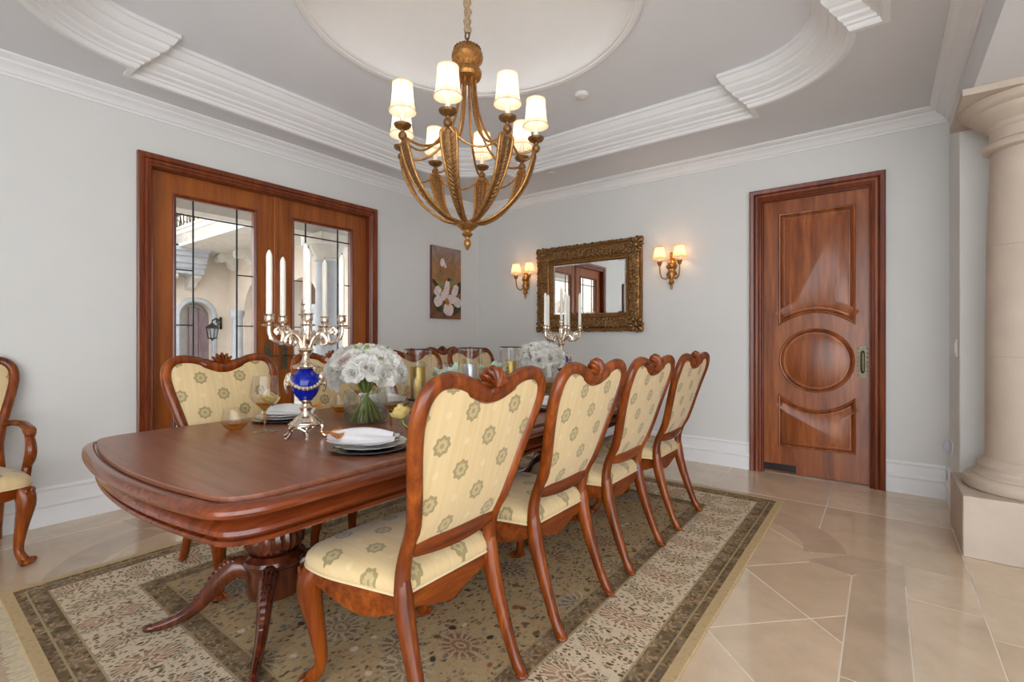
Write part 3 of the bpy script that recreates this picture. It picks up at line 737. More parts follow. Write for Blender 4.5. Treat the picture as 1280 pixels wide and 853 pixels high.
dl = thing('recessed_spotlight', 'small round recessed spotlight in the ceiling border', 'spotlight', (-2.75, 4.28, ZC))
MB().lathe([(.022, -.002), (.026, -.008), (.040, -.006), (.044, 0)], 24).build('trim_ring', 'plastic_white', dl); MB().lathe([(0, -.016), (.014, -.013), (.022, -.002)], 18).build('lens', 'porcelain', dl)
# ------------------------------------------------------------------ rug
RT = 0.012
rg = thing('area_rug', 'beige and brown floral wool rug under the dining table', 'rug', ((RUGX0+RUGX1)/2, (RUGY0+RUGY1)/2, 0))
hx, hy = (RUGX1-RUGX0)/2, (RUGY1-RUGY0)/2
MB().box(-hx, hx, -hy, hy, 0, RT).build('pile', 'rug_pile', rg, smooth=False, bevel=.004)
m = MB(); random.seed(3)
for e, ln in ((-1, .055), (1, .02)):
    x = -hx+.004
    while x < hx-.004:
        dx = random.uniform(-.006, .006); l = ln*random.uniform(.8, 1.1)
        m.add([(x, e*hy, .007), (x+.005, e*hy, .007), (x+.005+dx, e*(hy+l), .003), (x+dx, e*(hy+l), .003), (x, e*hy, .001), (x+.005, e*hy, .001), (x+.005+dx, e*(hy+l), .001), (x+dx, e*(hy+l), .001)],
              [(0,1,2,3), (4,7,6,5), (0,4,5,1), (1,5,6,2), (2,6,7,3), (3,7,4,0)]); x += .0075
tag(m.build('fringe', 'rug_fringe', rg, smooth=False), kind='stuff')
# ------------------------------------------------------------------ table
TX, TY, TH = -2.115, 2.22, 0.770
tb = thing('dining_table', 'long mahogany double pedestal dining table with bowed ends', 'table', (TX, TY, RT))
hw, y0, bow = 0.697, -1.715, 0.085
near = [(hw*i/8, y0+bow*(i/8)**2) for i in range(-8, 9)]
poly = near + [(-p[0], -p[1]) for p in near]
rads = [0]*len(poly)
for k in (0, 16, 17, 33): rads[k] = .16
# widen the corner segments so the fillets have room
poly2 = []; r2 = []
for k, p in enumerate(poly):
    if k in (1, 15, 18, 32): continue
    poly2.append(p); r2.append(rads[k])
OUT = fillet(poly2, r2, 7)
Z = lambda z: z-RT
top = MB().prism(inset(OUT, .003), Z(.752), Z(.770)).build('top_panel', 'table_top', tb, smooth=False, bevel=.003)
EP = [(.02, .752), (-.004, .752), (-.010, .757), (-.020, .758), (-.034, .753), (-.044, .742), (-.046, .732), (-.040, .721), (-.026, .714), (-.012, .711), (-.006, .706)]
MB().mould(OUT, [(o, Z(z)) for o, z in EP]+[(.05, Z(.706)), (.05, Z(.752))], closed=True).build('edge_moulding', 'table_wood', tb, ang=30)
AP = [(.012, .708), (.022, .704), (.026, .698), (.018, .692), (.006, .684), (-.004, .672), (-.006, .660), (.002, .651), (.014, .648), (.016, .645), (.002, .642), (-.004, .636), (.000, .629), (.016, .627), (.05, .627), (.05, .708)]
MB().mould(OUT, [(o, Z(z)) for o, z in AP], closed=True).build('apron', 'table_wood', tb, ang=30)
def pedestal(px, py, ang0):
    m = MB()
    m.lathe([(0, .10), (.105, .10), (.112, .115), (.112, .225), (.122, .235), (.130, .250), (.124, .264), (.108, .272), (.100, .280)], 32)
    ped = m.build('pedestal', 'pedestal_wood', tb, loc=(px, py, 0))
    b = MB(); NP = 14
    pr = [(.075, .278), (.098, .290), (.118, .318), (.124, .345), (.118, .378), (.100, .405), (.074, .424)]
    b.lathe(pr, 96, ripple=lambda i, a: (-.10*abs(sin(a*11/1.0)) ** 0.6 + .05) if 0 < i < 6 else 0)
    b.build('reeded_bulb', 'pedestal_wood', ped, ang=50)
    MB().lathe([(.074, .424), (.085, .432), (.085, .442), (.062, .455), (.052, .49), (.060, .54), (.09, .57), (.13, .590), (.135, .612), (.135, .628), (0, .628)], 32).build('neck', 'pedestal_wood', ped)
    for k in range(4):
        a = radians(ang0+90*k); d = Vector((cos(a), sin(a), 0)); n = Vector((-sin(a), cos(a), 0))
        P = spline([d*.085+Vector((0, 0, .205)), d*.150+Vector((0, 0, .222)), d*.215+Vector((0, 0, .175)), d*.275+Vector((0, 0, .100)), d*.345+Vector((0, 0, .048)), d*.415+Vector((0, 0, .024)), d*.455+Vector((0, 0, .018))], 4)
        R = lerp_list([.046, .044, .038, .030, .024, .021, .017], len(P))
        lg = MB().tube(P, R, 10, hint=n, flat=.82).build('leg', 'pedestal_wood', ped)
        c = MB()
        for i, q in enumerate(P[3:14]):
            up = (Vector((0, 0, 1))*.8+d*.6).normalized()
            for s in (-1, 0, 1):
                ln = .020-.001*i
                c.ell(q+up*R[3+i]*.86+n*(s*.016*(1-i/14)), (.010, .006, ln*.8), Euler((0, .9, a)).to_matrix(), 6, 4)
        c.build('carving', 'pedestal_wood', lg)
        t = MB()
        t.ell(d*.462+Vector((0, 0, .017)), (.030, .019, .017), Euler((0, 0, a)).to_matrix(), 10, 6); t.build('toe', 'pedestal_wood', lg)
pedestal(0, -1.17, -125); pedestal(0, 1.17, 0)
# ------------------------------------------------------------------ chairs
_prof = [(-.340, 1.12), (-.318, 1.02), (-.285, .92), (-.255, .82), (-.228, .72), (-.202, .64), (-.168, .57), (-.150, .51), (-.146, .44)]
def lx(z):
    P = _prof
    if z >= P[0][1]: return P[0][0]
    for i in range(len(P)-1):
        if P[i][1] >= z >= P[i+1][1]:
            t = (P[i][1]-z)/(P[i][1]-P[i+1][1]); g = lambda k: P[max(0, min(len(P)-1, k))][0]
            a, b, c, d = g(i-1), g(i), g(i+1), g(i+2)
            return .5*((2*b)+(c-a)*t+(2*a-5*b+4*c-d)*t*t+(-a+3*b-3*c+d)*t**3)
    return P[-1][0]
HALF = [(.203, .40), (.204, .47), (.202, .555), (.212, .65), (.238, .77), (.268, .89), (.283, .975), (.274, 1.036), (.240, 1.072), (.190, 1.081), (.135, 1.072), (.080, 1.048), (.034, 1.030), (0, 1.026)]
full = [(-y, z) for y, z in HALF] + [(y, z) for y, z in HALF[::-1][1:]]
sp = [(p.x, p.y) for p in spline([(a, b, 0) for a, b in full], 4)]
def chair_meshes():
    D = {}
    m = MB(); P = [(lx(z), y, z) for y, z in sp]
    rad = []
    for y, z in sp:
        r = .026
        if z < .62: r = .023+.006*max(0, (.62-z)/.2)
        if abs(y) < .10 and z > 1.0: r = .032
        rad.append(min(r, .034))
    m.tube(P, rad, 10, hint=(1, 0, 0.28), flat=.86)
    D['back_frame'] = (m.mesh('back_frame', 'chair_wood', ang=50), None)
    # moulded lip along the inside of the frame
    m = MB()
    for s in range(7):
        a = radians(18+24*s); c = cos(a); q = sin(a)
        m.ell((lx(1.06)-.004, c*.036, 1.048+q*.034), (.026, .0105, .036), Euler((-(a-pi/2)*-1, 0, 0)).to_matrix() if False else Matrix.Rotation((a-pi/2), 3, 'X'), 8, 6)
    m.ell((lx(1.045), 0, 1.036), (.030, .034, .020), None, 10, 6)
    D['crest_shell'] = (m.mesh('crest_shell', 'chair_wood', ang=50), None)
    # upholstered back
    inner = [(y*.945, z-.004 if z > .9 else z) for y, z in sp if z > .572]
    inner = [(-.190, .572)]+inner+[(.190, .572)]
    # pull the dip of the top edge down a little so the frame covers it
    oc = (0, .80); m = MB(); ring = [1.0, .96, .85, .6, .3, 0.0]; n = len(inner)
    for side, bul in ((1, .030), (-1, .012)):
        vs = []
        for s in ring:
            bl = bul*(1-s**2.2)
            for y, z in inner:
                yy = oc[0]+(y-oc[0])*s; zz = oc[1]+(z-oc[1])*s
                vs.append((lx(zz)+side*(.008+bl), yy, zz))
        fs = []
        for k in range(len(ring)-1):
            for i in range(n):
                j = (i+1) % n; fs.append((k*n+i, k*n+j, (k+1)*n+j, (k+1)*n+i))
        m.add(vs, fs)
    N = len(ring)*n
    m.f += [(i, (i+1) % n, N+(i+1) % n, N+i) for i in range(n)]
    D['back_upholstery'] = (m.mesh('back_upholstery', 'medallion_fabric', ang=60, uvfn=lambda c: (c.y, c.z)), None)
    m = MB(); P = []
    for i in range(11):
        t = -1+i/5; P.append((lx(.562)-.022*(1-t*t)+.004, t*.205, .562-.012*(1-t*t)))
    m.tube(P, .026, 10, hint=(1, 0, 0), flat=.60); D['back_rail'] = (m.mesh('back_rail', 'chair_wood_long', ang=50), None)
    # seat
    so = fillet([(-.152, -.212), (.14, -.285), (.300, -.285), (.335, 0), (.300, .285), (.14, .285), (-.152, .212)], [.03, .06, .075, .15, .075, .06, .03], 5)
    cx0 = .09; m = MB(); n = len(so); rings = [(.97, .418), (1.0, .424), (1.015, .440), (1.0, .456), (.95, .472), (.82, .485), (.55, .494), (.25, .498), (0, .499)]
    vs = []
    for s, z in rings:
        for x, y in so: vs.append((cx0+(x-cx0)*s, y*s, z))
    fs = []
    for k in range(len(rings)-1):
        for i in range(n):
            j = (i+1) % n; fs.append((k*n+i, k*n+j, (k+1)*n+j, (k+1)*n+i))
    m.add(vs, fs); m.f.append(tuple(range(n)))
    D['seat'] = (m.mesh('seat', 'medallion_fabric', ang=60, uvfn=lambda c: (c.y+.03, c.x+.09)), None)
    m = MB(); m.tube([(cx0+(x-cx0)*1.008, y*1.008, .424) for x, y in so], .0055, 6, closed=True); D['piping'] = (m.mesh('piping', 'piping_cream'), 'seat')
    # apron with a scalloped lower edge
    ao = [(-.150, -.205), (.285, -.272), (.285, .272), (-.150, .205)]
    bowf = [0, .040, 0, -.012]; m = MB(); ring = []
    for k in range(4):
        a, b = Vector(ao[k]), Vector(ao[(k+1) % 4]); e = b-a; nn = Vector((e.y, -e.x)).normalized()
        for i in range(14):
            t = i/14; q = a+e*t+nn*(bowf[k]*sin(pi*t)+(.012*sin(pi*t) if k in (0, 2) else 0))
            dep = [.048, .030, .048, .052][k]
            tt = t if k in (0, 1, 3) else 1-t
            w_ = sin(pi*t)**1.2
            if k in (0, 2): w_ = max(0, sin(pi*(1-tt if True else tt)**1.35))**1.1
            if k == 3: w_ = sin(pi*t)**2
            ring.append((q.x, q.y, .372-dep*w_, nn))
    n = len(ring); vs = []
    for x, y, zb, nn in ring:
        vs += [(x, y, .421), (x, y, zb), (x-nn.x*.022, y-nn.y*.022, zb), (x-nn.x*.022, y-nn.y*.022, .421)]
    fs = []
    for i in range(n):
        j = (i+1) % n
        for k in range(4): fs.append((4*i+k, 4*j+k, 4*j+(k+1) % 4, 4*i+(k+1) % 4))
    m.add(vs, fs); D['apron'] = (m.mesh('apron', 'chair_wood_long', ang=40), None)
    D['_legs'] = []
    for s in (-1, 1):
        P = spline([(.245, s*.232, .418), (.272, s*.256, .375), (.278, s*.260, .315), (.262, s*.248, .22), (.246, s*.238, .12), (.248, s*.238, .065), (.268, s*.250, .032), (.284, s*.260, .018)], 4)
        m = MB().tube(P, lerp_list([.040, .044, .041, .031, .0225, .020, .023, .020], len(P)), 12, hint=(1, 0, 0))
        m.ell((.285, s*.261, .016), (.034, .034, .016), None, 12, 6)
        for k in range(5):
            a = atan2(s*.6, .8)+(k-2)*.42; m.ell((.262+cos(a)*.036, s*.247+sin(a)*.036, .016), (.024, .009, .016), Matrix.Rotation(a, 3, 'Z'), 8, 6)
        c = MB(); d = Vector((.74, s*.67, 0)); tn = Vector((-d.y, d.x, 0))
        for k in range(5):
            for q in (-1, 0, 1):
                c.ell(Vector((.272, s*.256, .398-k*.022))+d*(.040-abs(q)*.012)+tn*(q*.020*(1-k*.12)), (.008, .010, .016), Matrix.Rotation(atan2(d.y, d.x), 3, 'Z') @ Matrix.Rotation(q*.4, 3, 'X'), 7, 5)
        D['_legs'].append((m.mesh('leg', 'chair_wood', ang=50), c.mesh('carving', 'chair_wood', ang=50)))
        P = spline([(-.147, s*.2035, .475), (-.149, s*.204, .43), (-.158, s*.204, .365), (-.182, s*.205, .275), (-.214, s*.207, .18), (-.250, s*.209, .085), (-.278, s*.211, .030), (-.292, s*.212, .010)], 4)
        m = MB().tube(P, lerp_list([.022, .029, .031, .027, .0235, .020, .021, .016], len(P)), 10, hint=(1, 0, 0), flat=1.05)
        m.ell((-.290, s*.212, .012), (.026, .022, .012), None, 10, 6)
        D['_legs'].append((m.mesh('leg', 'chair_wood', ang=50), None))
    return D
CM = chair_meshes()
def make_chair(name, label, cat, group):
    r = thing(name, label, cat, group=group)
    parts = {}
    for k, (me, par) in CM.items() if False else [(k, v) for k, v in CM.items() if k != '_legs']:
        parts[k] = put(k, me, parts[par] if par else r)
    for me, cv in CM['_legs']:
        l = put('leg', me, r)
        if cv: put('carving', cv, l)
    return r
ORD = {0: 'fourth from the mirror wall', 1: 'third from the mirror wall', 2: 'second from the mirror wall', 3: 'nearest the mirror wall'}
SIDE = {'R': 'stone column side of table', 'L': 'French door side of table'}
chair0 = make_chair('dining_chair', 'x', 'chair', 'armless medallion dining chairs around the table')
RIGHT = [1.165, 1.855, 2.525, 3.235]; LEFT = [1.200, 1.910, 2.620, 3.320]
first = True
for side, ys in (('R', RIGHT), ('L', LEFT)):
    for k, yy in enumerate(ys):
        loc = (-1.30, yy, RT+.005) if side == 'R' else (-2.70, yy, RT+.005)
        rz = pi if side == 'R' else 0.0
        lb = f'armless cream medallion chair, {SIDE[side]}, {ORD[k]}'
        if first: c = chair0; c.location = loc; c.rotation_euler = (0, 0, rz); c['label'] = lb; first = False
        else: dup(chair0, loc, rz, lb)
arm0 = make_chair('armchair', 'cream medallion armchair against the wall beside the French doors', 'armchair', 'carved medallion armchairs against the wall')
for s in (-1, 1):
    P = spline([(lx(.70), s*.226, .70), (-.17, s*.262, .712), (-.08, s*.292, .712), (.02, s*.300, .702), (.085, s*.300, .690), (.110, s*.300, .668), (.098, s*.300, .650)], 5)
    a = MB().tube(P, lerp_list([.020, .021, .024, .027, .030, .024, .016], len(P)), 10, hint=(0, 0, 1), flat=.8).build('arm', 'chair_wood_long', arm0)
    P = spline([(.075, s*.296, .672), (.118, s*.298, .640), (.140, s*.298, .585), (.118, s*.295, .530), (.085, s*.290, .490), (.095, s*.282, .440), (.11, s*.276, .40)], 5)
    MB().tube(P, lerp_list([.018, .022, .026, .026, .022, .022, .024], len(P)), 10, hint=(1, 0, 0)).build('arm_support', 'chair_wood', arm0)
arm0.location = (-3.935, .215, 0)
dup(arm0, (-3.935, 4.17, 0), 0.0, 'cream medallion armchair against the wall below the magnolia painting')
# ------------------------------------------------------------------ chandelier
CHX, CHY = -1.972, 2.135
ch = thing('chandelier', 'antique gold basket chandelier with eight shaded candle lights', 'chandelier', (CHX, CHY, 0))
m = MB(); P = [(.004*sin(i*1.3), .004*cos(i*1.7), 3.045+i*.018) for i in range(27)]
m.tube(P, [.020+.006*sin(i*2.1) for i in range(27)], 12); m.build('chain_sleeve', 'rope_fabric', ch)
m = MB(); m.tube([(.016*cos(a), 0, 3.028+.026*sin(a)) for a in [2*pi*k/16 for k in range(16)]], .005, 8, closed=True); m.tube([(0, 0, 2.965), (0, 0, 3.01)], .008, 8); m.build('hanging_loop', 'dark_gold', ch)
bell = MB().lathe([(0, 2.978), (.030, 2.974), (.052, 2.962), (.066, 2.946), (.080, 2.934), (.080, 2.925), (.092, 2.915), (.095, 2.895), (.090, 2.875), (.074, 2.858), (.064, 2.845), (.062, 2.832), (.078, 2.822), (.086, 2.808), (.086, 2.788), (.078, 2.770), (.060, 2.760), (.020, 2.752), (0, 2.750)], 40).build('top_bell', 'antique_gold', ch, ang=18)
m = MB()
for k in range(22):
    a = 2*pi*k/22
    m.ell((.074*cos(a), .074*sin(a), 2.940), (.010, .008, .012), Matrix.Rotation(a, 3, 'Z'), 8, 5); m.ell((.050*cos(a), .050*sin(a), 2.960), (.010, .006, .007), Matrix.Rotation(a, 3, 'Z'), 6, 4)
m.build('bead_ring', 'dark_gold', bell)
hub = MB().lathe([(0, 1.912), (.046, 1.910), (.062, 1.902), (.066, 1.892), (.060, 1.884), (.052, 1.878), (.040, 1.866), (.026, 1.858), (.022, 1.848), (.030, 1.842), (.032, 1.834), (.024, 1.826), (.014, 1.818), (.012, 1.808), (.020, 1.796), (.022, 1.782), (.018, 1.766), (.010, 1.754), (.012, 1.748), (0, 1.742)], 28).build('hub_finial', 'antique_gold', ch)
m = MB()
for k in range(18): a = 2*pi*k/18; m.ell((.062*cos(a), .062*sin(a), 1.898), (.007, .007, .007), None, 6, 4)
m.build('bead_ring', 'dark_gold', hub)
ARM = [(.050, 1.905), (.14, 1.924), (.24, 1.990), (.325, 2.085), (.372, 2.180), (.396, 2.260), (.404, 2.305)]
armP = spline([(r, 0, z) for r, z in ARM], 5)
nA = len(armP)
def wid(i): t = i/(nA-1); return .008+.034*min(1, t*1.35)**1.2
am = MB()
left = [armP[i]+Vector((0, wid(i), 0)) for i in range(nA-3)]
right = [armP[i]-Vector((0, wid(i), 0)) for i in range(nA-3)]
e = armP[nA-4]; u = (armP[-1]-e); wtop = wid(nA-4)
archp = [e+u*sin(pi*k/8)+Vector((0, wtop*cos(pi*k/8), 0)) for k in range(1, 8)]
am.tube(left+archp+right[::-1], .0085, 8)
arm_me = am.mesh('arm', 'antique_gold', ang=60)
lm = MB()
for i in range(3, nA-3):
    T = (armP[i+1]-armP[i-1]).normalized(); Nn = Vector((-T.z, 0, T.x)); wv = wid(i)
    for s in (-1, 1):
        d = (T*.8+Vector((0, s*.6, 0))).normalized(); B = d.cross(Nn).normalized()
        R = Matrix((d, B, d.cross(B))).transposed()
        lm.ell(armP[i]+Vector((0, s*wv*.45, 0)), (.022, .008, .0065), R, 8, 5)
st = [armP[i] for i in range(1, nA-2)]
lm.tube(st, [wid(i+1)*.92 for i in range(len(st))], 8, hint=(0, 1, 0), flat=1.0) if False else None
vs = []; fs = []
for i in range(1, nA-2):
    T = (armP[i+1]-armP[i-1]).normalized(); Nn = Vector((-T.z, 0, T.x))
    for s in (-1, 1):
        for q in (-1, 1): vs.append(armP[i]+Vector((0, s*wid(i), 0))+Nn*q*.002)
k4 = nA-4
for i in range(k4):
    a = 4*i; b = a+4; fs += [(a, b, b+2, a+2), (a+1, a+3, b+3, b+1)]
lm.add(vs, fs)
leaf_me = lm.mesh('laurel_leaves', 'dark_gold', ang=40)
rod_me = MB().tube(spline([(.046, 0, 2.77), (.054, 0, 2.66), (.078, 0, 2.53), (.135, 0, 2.405), (.22, 0, 2.325), (.31, 0, 2.300), (.402, 0, 2.322)], 6), .0075, 8).mesh('rod', 'antique_gold')
R0 = .412
cup = MB().lathe([(0, 2.300), (.008, 2.302), (.020, 2.312), (.024, 2.326), (.020, 2.340), (.010, 2.348), (.012, 2.356), (.024, 2.364), (.040, 2.372), (.047, 2.382), (.048, 2.388), (.034, 2.392), (.018, 2.398), (0, 2.398)], 24, (R0, 0, 0)).mesh('bobeche', 'dark_gold')
cnd = MB().lathe([(0, 2.398), (.0135, 2.398), (.0135, 2.490), (0, 2.490)], 16, (R0, 0, 0)).mesh('candle_sleeve', 'candle_wax')
shp = [(.074, 2.456), (.067, 2.475), (.061, 2.505), (.057, 2.545), (.055, 2.585), (.055, 2.612)]
shade = MB().shell(shp, 32, (R0, 0, 0)).mesh('shade', 'shade_fabric')
rim = MB(); rim.tube([(R0+.0745*cos(a), .0745*sin(a), 2.457) for a in [2*pi*k/28 for k in range(28)]], .0028, 6, closed=True); rim.tube([(R0+.0553*cos(a), .0553*sin(a), 2.611) for a in [2*pi*k/28 for k in range(28)]], .0024, 6, closed=True)
for q in range(8):
    a = 2*pi*q/8+.2; rim.tube([(R0+r*1.012*cos(a), r*1.012*sin(a), z) for r, z in shp], .0016, 5)
rim_me = rim.mesh('shade_binding', 'shade_fabric')
A0 = atan2(-CHY, -CHX)
for k in range(8):
    a = A0+radians(-14+45*k)
    r_ = (0, 0, a)
    ar = put('arm', arm_me, ch, rot=r_); put('laurel_leaves', leaf_me, ar)
    put('rod', rod_me, ch, rot=r_); put('bobeche', cup, ch, rot=r_); put('candle_sleeve', cnd, ch, rot=r_)
    s_ = put('shade', shade, ch, rot=r_); put('shade_binding', rim_me, s_)
    b = a+radians(45); p0 = Vector((R0*cos(a), R0*sin(a), 2.322)); p1 = Vector((R0*cos(b), R0*sin(b), 2.322)); mid = (p0+p1)/2
    MB().tube(spline([p0, p0*.78+mid*.22-Vector((0, 0, .055+.022*.5)), mid*1.02-Vector((0, 0, .118)), p1*.78+mid*.22-Vector((0, 0, .066)), p1], 6) if False else [p0*(1-t)+p1*t-Vector((0, 0, .105*sin(pi*t)**.8)) for t in [i/18 for i in range(19)]], .0062, 8).build('swag', 'antique_gold', ch)
    L_ = bpy.data.lights.new('bulb', 'POINT'); L_.energy = 0.17; L_.color = (1.0, 0.85, 0.66); L_.shadow_soft_size = .018
    lo = bpy.data.objects.new('bulb', L_); COL.objects.link(lo); lo.parent = ch; lo.location = (R0*cos(a), R0*sin(a), 2.530)
# ------------------------------------------------------------------ wall sconces
def sconce(x, label):
    r = thing('wall_sconce', label, 'sconce', (x, YF, 1.915), group='gilt two light sconces flanking the mirror')
    m = MB(); m.ell((0, -.012, .04), (.040, .014, .075), None, 14, 8); m.ell((0, -.012, -.05), (.032, .014, .06), None, 14, 8)
    m.lathe([(0, -.215), (.010, -.212), (.013, -.19), (.010, -.17), (.022, -.155), (.030, -.145), (.026, -.13), (.018, -.12), (.030, -.09), (.036, -.05), (.030, -.02), (.020, -.005), (.030, .01), (.038, .03), (.034, .06), (.022, .085), (.014, .10), (.018, .12), (.020, .135), (.012, .155), (0, .165)], 16, (0, -.040, 0))
    bp = m.build('backplate', 'antique_gold', r)
    c = MB()
    for k in range(6):
        a = 2*pi*k/6; c.ell((.030*cos(a), -.040+.026*sin(a)*.6, .035), (.010, .010, .030), Matrix.Rotation(.3*cos(a), 3, 'Y'), 7, 5)
    for s in (-1, 1): c.ell((s*.040, -.03, .015), (.016, .012, .028), Matrix.Rotation(s*.5, 3, 'Y'), 8, 5); c.ell((s*.038, -.03, -.05), (.014, .010, .026), Matrix.Rotation(-s*.5, 3, 'Y'), 8, 5)
    c.build('acanthus', 'dark_gold', bp)
    for s in (-1, 1):
        P = spline([(s*.015, -.045, -.075), (s*.05, -.065, -.105), (s*.085, -.085, -.085), (s*.098, -.095, -.03), (s*.100, -.098, .035)], 6)
        MB().tube(P, .0075, 8).build('arm', 'antique_gold', r)
        o = (s*.100, -.098, 0)
        MB().lathe([(0, .020), (.010, .022), (.020, .040), (.026, .068), (.022, .072), (0, .060)], 16, o, ripple=lambda i, a: .12*cos(5*a) if i > 2 else 0).build('cup', 'antique_gold', r)
        MB().lathe([(0, .06), (.011, .06), (.011, .115), (0, .115)], 12, o).build('candle_sleeve', 'candle_wax', r)
        pr = [(.068, .098), (.058, .140), (.050, .180), (.045, .212)]
        sh = MB().shell(pr, 24, o).build('shade', 'sconce_shade', r)
        t = MB()
        for (rr, z) in (pr[0], pr[-1]): t.tube([(o[0]+rr*cos(a), o[1]+rr*sin(a), z) for a in [2*pi*k/24 for k in range(24)]], .003, 6, closed=True)
        for q in range(6):
            a = 2*pi*q/6; t.tube([(o[0]+q_[0]*1.015*cos(a), o[1]+q_[0]*1.015*sin(a), q_[1]) for q_ in pr], .0018, 5)
        t.build('shade_binding', 'sconce_shade', sh)
        L_ = bpy.data.lights.new('bulb', 'POINT'); L_.energy = 0.15; L_.color = (1.0, 0.62, 0.33); L_.shadow_soft_size = .015
        lo = bpy.data.objects.new('bulb', L_); COL.objects.link(lo); lo.parent = r; lo.location = (o[0], o[1], .150)
sconce(-3.50, 'gilt two light wall sconce between mirror and room corner'); sconce(-1.685, 'gilt two light wall sconce between mirror and panelled door')
# ------------------------------------------------------------------ mirror
MX0, MX1, MZ0, MZ1 = -3.305, -1.985, 1.290, 2.270
mr = thing('wall_mirror', 'rectangular mirror in a heavy carved gilt frame', 'mirror', ((MX0+MX1)/2, YF, (MZ0+MZ1)/2))
mw, mh = (MX1-MX0)/2, (MZ1-MZ0)/2
MW = lambda u, v, h: (u, -h, v)
MB().mould([(-mw, -mh), (mw, -mh), (mw, mh), (-mw, mh)], [(.015, 0), (.005, .050), (.012, .062), (.024, .060), (.030, .048), (.040, .046), (.080, .066), (.120, .060), (.150, .042), (.156, .042), (.160, .050), (.168, .050), (.174, .040), (.190, .036), (.200, .024), (.204, .010)], closed=True, mp=MW).build('frame', 'frame_gilt', mr, ang=30)
random.seed(11); m = MB()
def orn(u, v, sc=1.0):
    a = random.uniform(0, pi)
    m.ell((u, -.060-random.uniform(0, .006), v), (.021*sc, .011, .010*sc), Matrix.Rotation(a, 3, 'Y'), 7, 4)
for k in range(420):
    t = random.uniform(-mw+.03, mw-.03); w_ = random.uniform(.046, .142); orn(t, mh-w_); orn(t, -mh+w_)
for k in range(300):
    t = random.uniform(-mh+.03, mh-.03); w_ = random.uniform(.046, .142); orn(mw-w_, t); orn(-mw+w_, t)
for k in range(26):
    t = -mw+.05+(2*mw-.1)*k/25
    m.ell((t, -.045, mh-.004+.010*abs(sin(k*1.7))), (.026, .016, .012), None, 8, 5); m.ell((t, -.045, -mh+.006-.006*abs(sin(k*2.3))), (.026, .016, .010), None, 8, 5)
for k in range(20):
    t = -mh+.05+(2*mh-.1)*k/19
    m.ell((-mw+.004-.010*abs(sin(k*1.9)), -.045, t), (.012, .016, .026), None, 8, 5)
m.build('carved_ornament', 'frame_gold', mr, ang=60)
for sx in (-1, 1):
    for sz in (-1, 1):
        m = MB(); c0 = Vector((sx*(mw-.070), -.066, sz*(mh-.070)))
        for k in range(9):
            a = 2*pi*k/9; m.ell(c0+Vector((.060*cos(a), 0, .060*sin(a))), (.034, .022, .018), Matrix.Rotation(-a, 3, 'Y'), 8, 5)
        m.ell(c0, (.034, .028, .034), None, 10, 6); m.ell(c0+Vector((sx*.055, .008, sz*.050)), (.036, .022, .036), None, 10, 6)
        m.build('corner_ornament', 'frame_gold', mr, ang=60)
gl = mh-.196; gw = mw-.196
MB().box(-gw, gw, -.014, -.008, -gl, gl).build('mirror_glass', 'mirror_silver', mr, smooth=False)
MB().mould([(-gw, -gl), (gw, -gl), (gw, gl), (-gw, gl)], [(0, .0141), (.022, .0162)], closed=True, mp=MW, fill=True).build('bevelled_edge', 'mirror_silver', mr, smooth=False)
# ------------------------------------------------------------------ paintings
def painting(y0, y1, z0, z1, label):
    r = thing('painting', label, 'painting', (XL, (y0+y1)/2, (z0+z1)/2), group='tall magnolia canvases on the French door wall')
    a, b = (y1-y0)/2, (z1-z0)/2
    MB().box(0, .036, -a, a, -b, b).build('stretcher', 'canvas_side', r, smooth=False); MB().box(.036, .038, -a, a, -b, b).build('canvas', 'painted_canvas', r, smooth=False)
    def blob(u, v, ru, rv, rot, mat, nm, h=.003):
        pts = []
        for k in range(18):
            t = 2*pi*k/18; e = 1-.18*abs(cos(t))**6
            x, y = ru*cos(t)*e, rv*sin(t); c, s = cos(rot), sin(rot)
            pts.append((max(-a+.002, min(a-.002, u*2*a-a+x*c-y*s)), max(-b+.002, min(b-.002, b-v*2*b+x*s+y*c))))
        MB().prism(pts, .0382, .0382+h, lambda p, q, w_: (w_, p, q)).build(nm, mat, r)
    W_, H_ = 2*a, 2*b
    for u, v, ru, rv, ro in ((.16, .80, .16, .06, -.9), (.85, .86, .15, .05, .6), (.93, .55, .10, .045, 1.3), (.10, .52, .09, .03, -.7), (.55, .90, .12, .04, .3), (.55, .48, .07, .03, 1.1)): blob(u, v, ru*.9, rv*.9, ro, 'paint_leaf', 'painted_leaf', .001)
    for u, v, ru, rv, ro in ((.32, .36, .055, .024, -.3), (.68, .47, .085, .04, 1.25), (.30, .54, .07, .033, 1.4)): blob(u, v, ru, rv, ro, 'paint_bud', 'painted_bud', .002)
    k = .0022
    for u, v, ru, rv, ro in ((.34, .22, .06, .034, 1.2), (.42, .25, .05, .022, -.9), (.18, .62, .07, .055, .9), (.50, .56, .10, .045, 1.4), (.78, .60, .10, .05, 1.1), (.42, .66, .10, .055, .9), (.20, .76, .085, .065, .6), (.86, .76, .085, .06, -.5), (.66, .72, .095, .06, .1), (.55, .87, .10, .075, -.2)):
        blob(u, v, ru, rv, ro, 'paint_petal', 'painted_petal', k); k += .0004
    blob(.50, .76, .035, .045, .3, 'paint_gold', 'painted_stamen', .008)
painting(4.006, 4.504, 1.45, 2.330, 'tall brown canvas of white magnolias between French doors and corner')
painting(-.17, .33, 1.45, 2.330, 'tall brown magnolia canvas seen only in the mirror')
# ------------------------------------------------------------------ things on the table
TT = TH + 0.0005
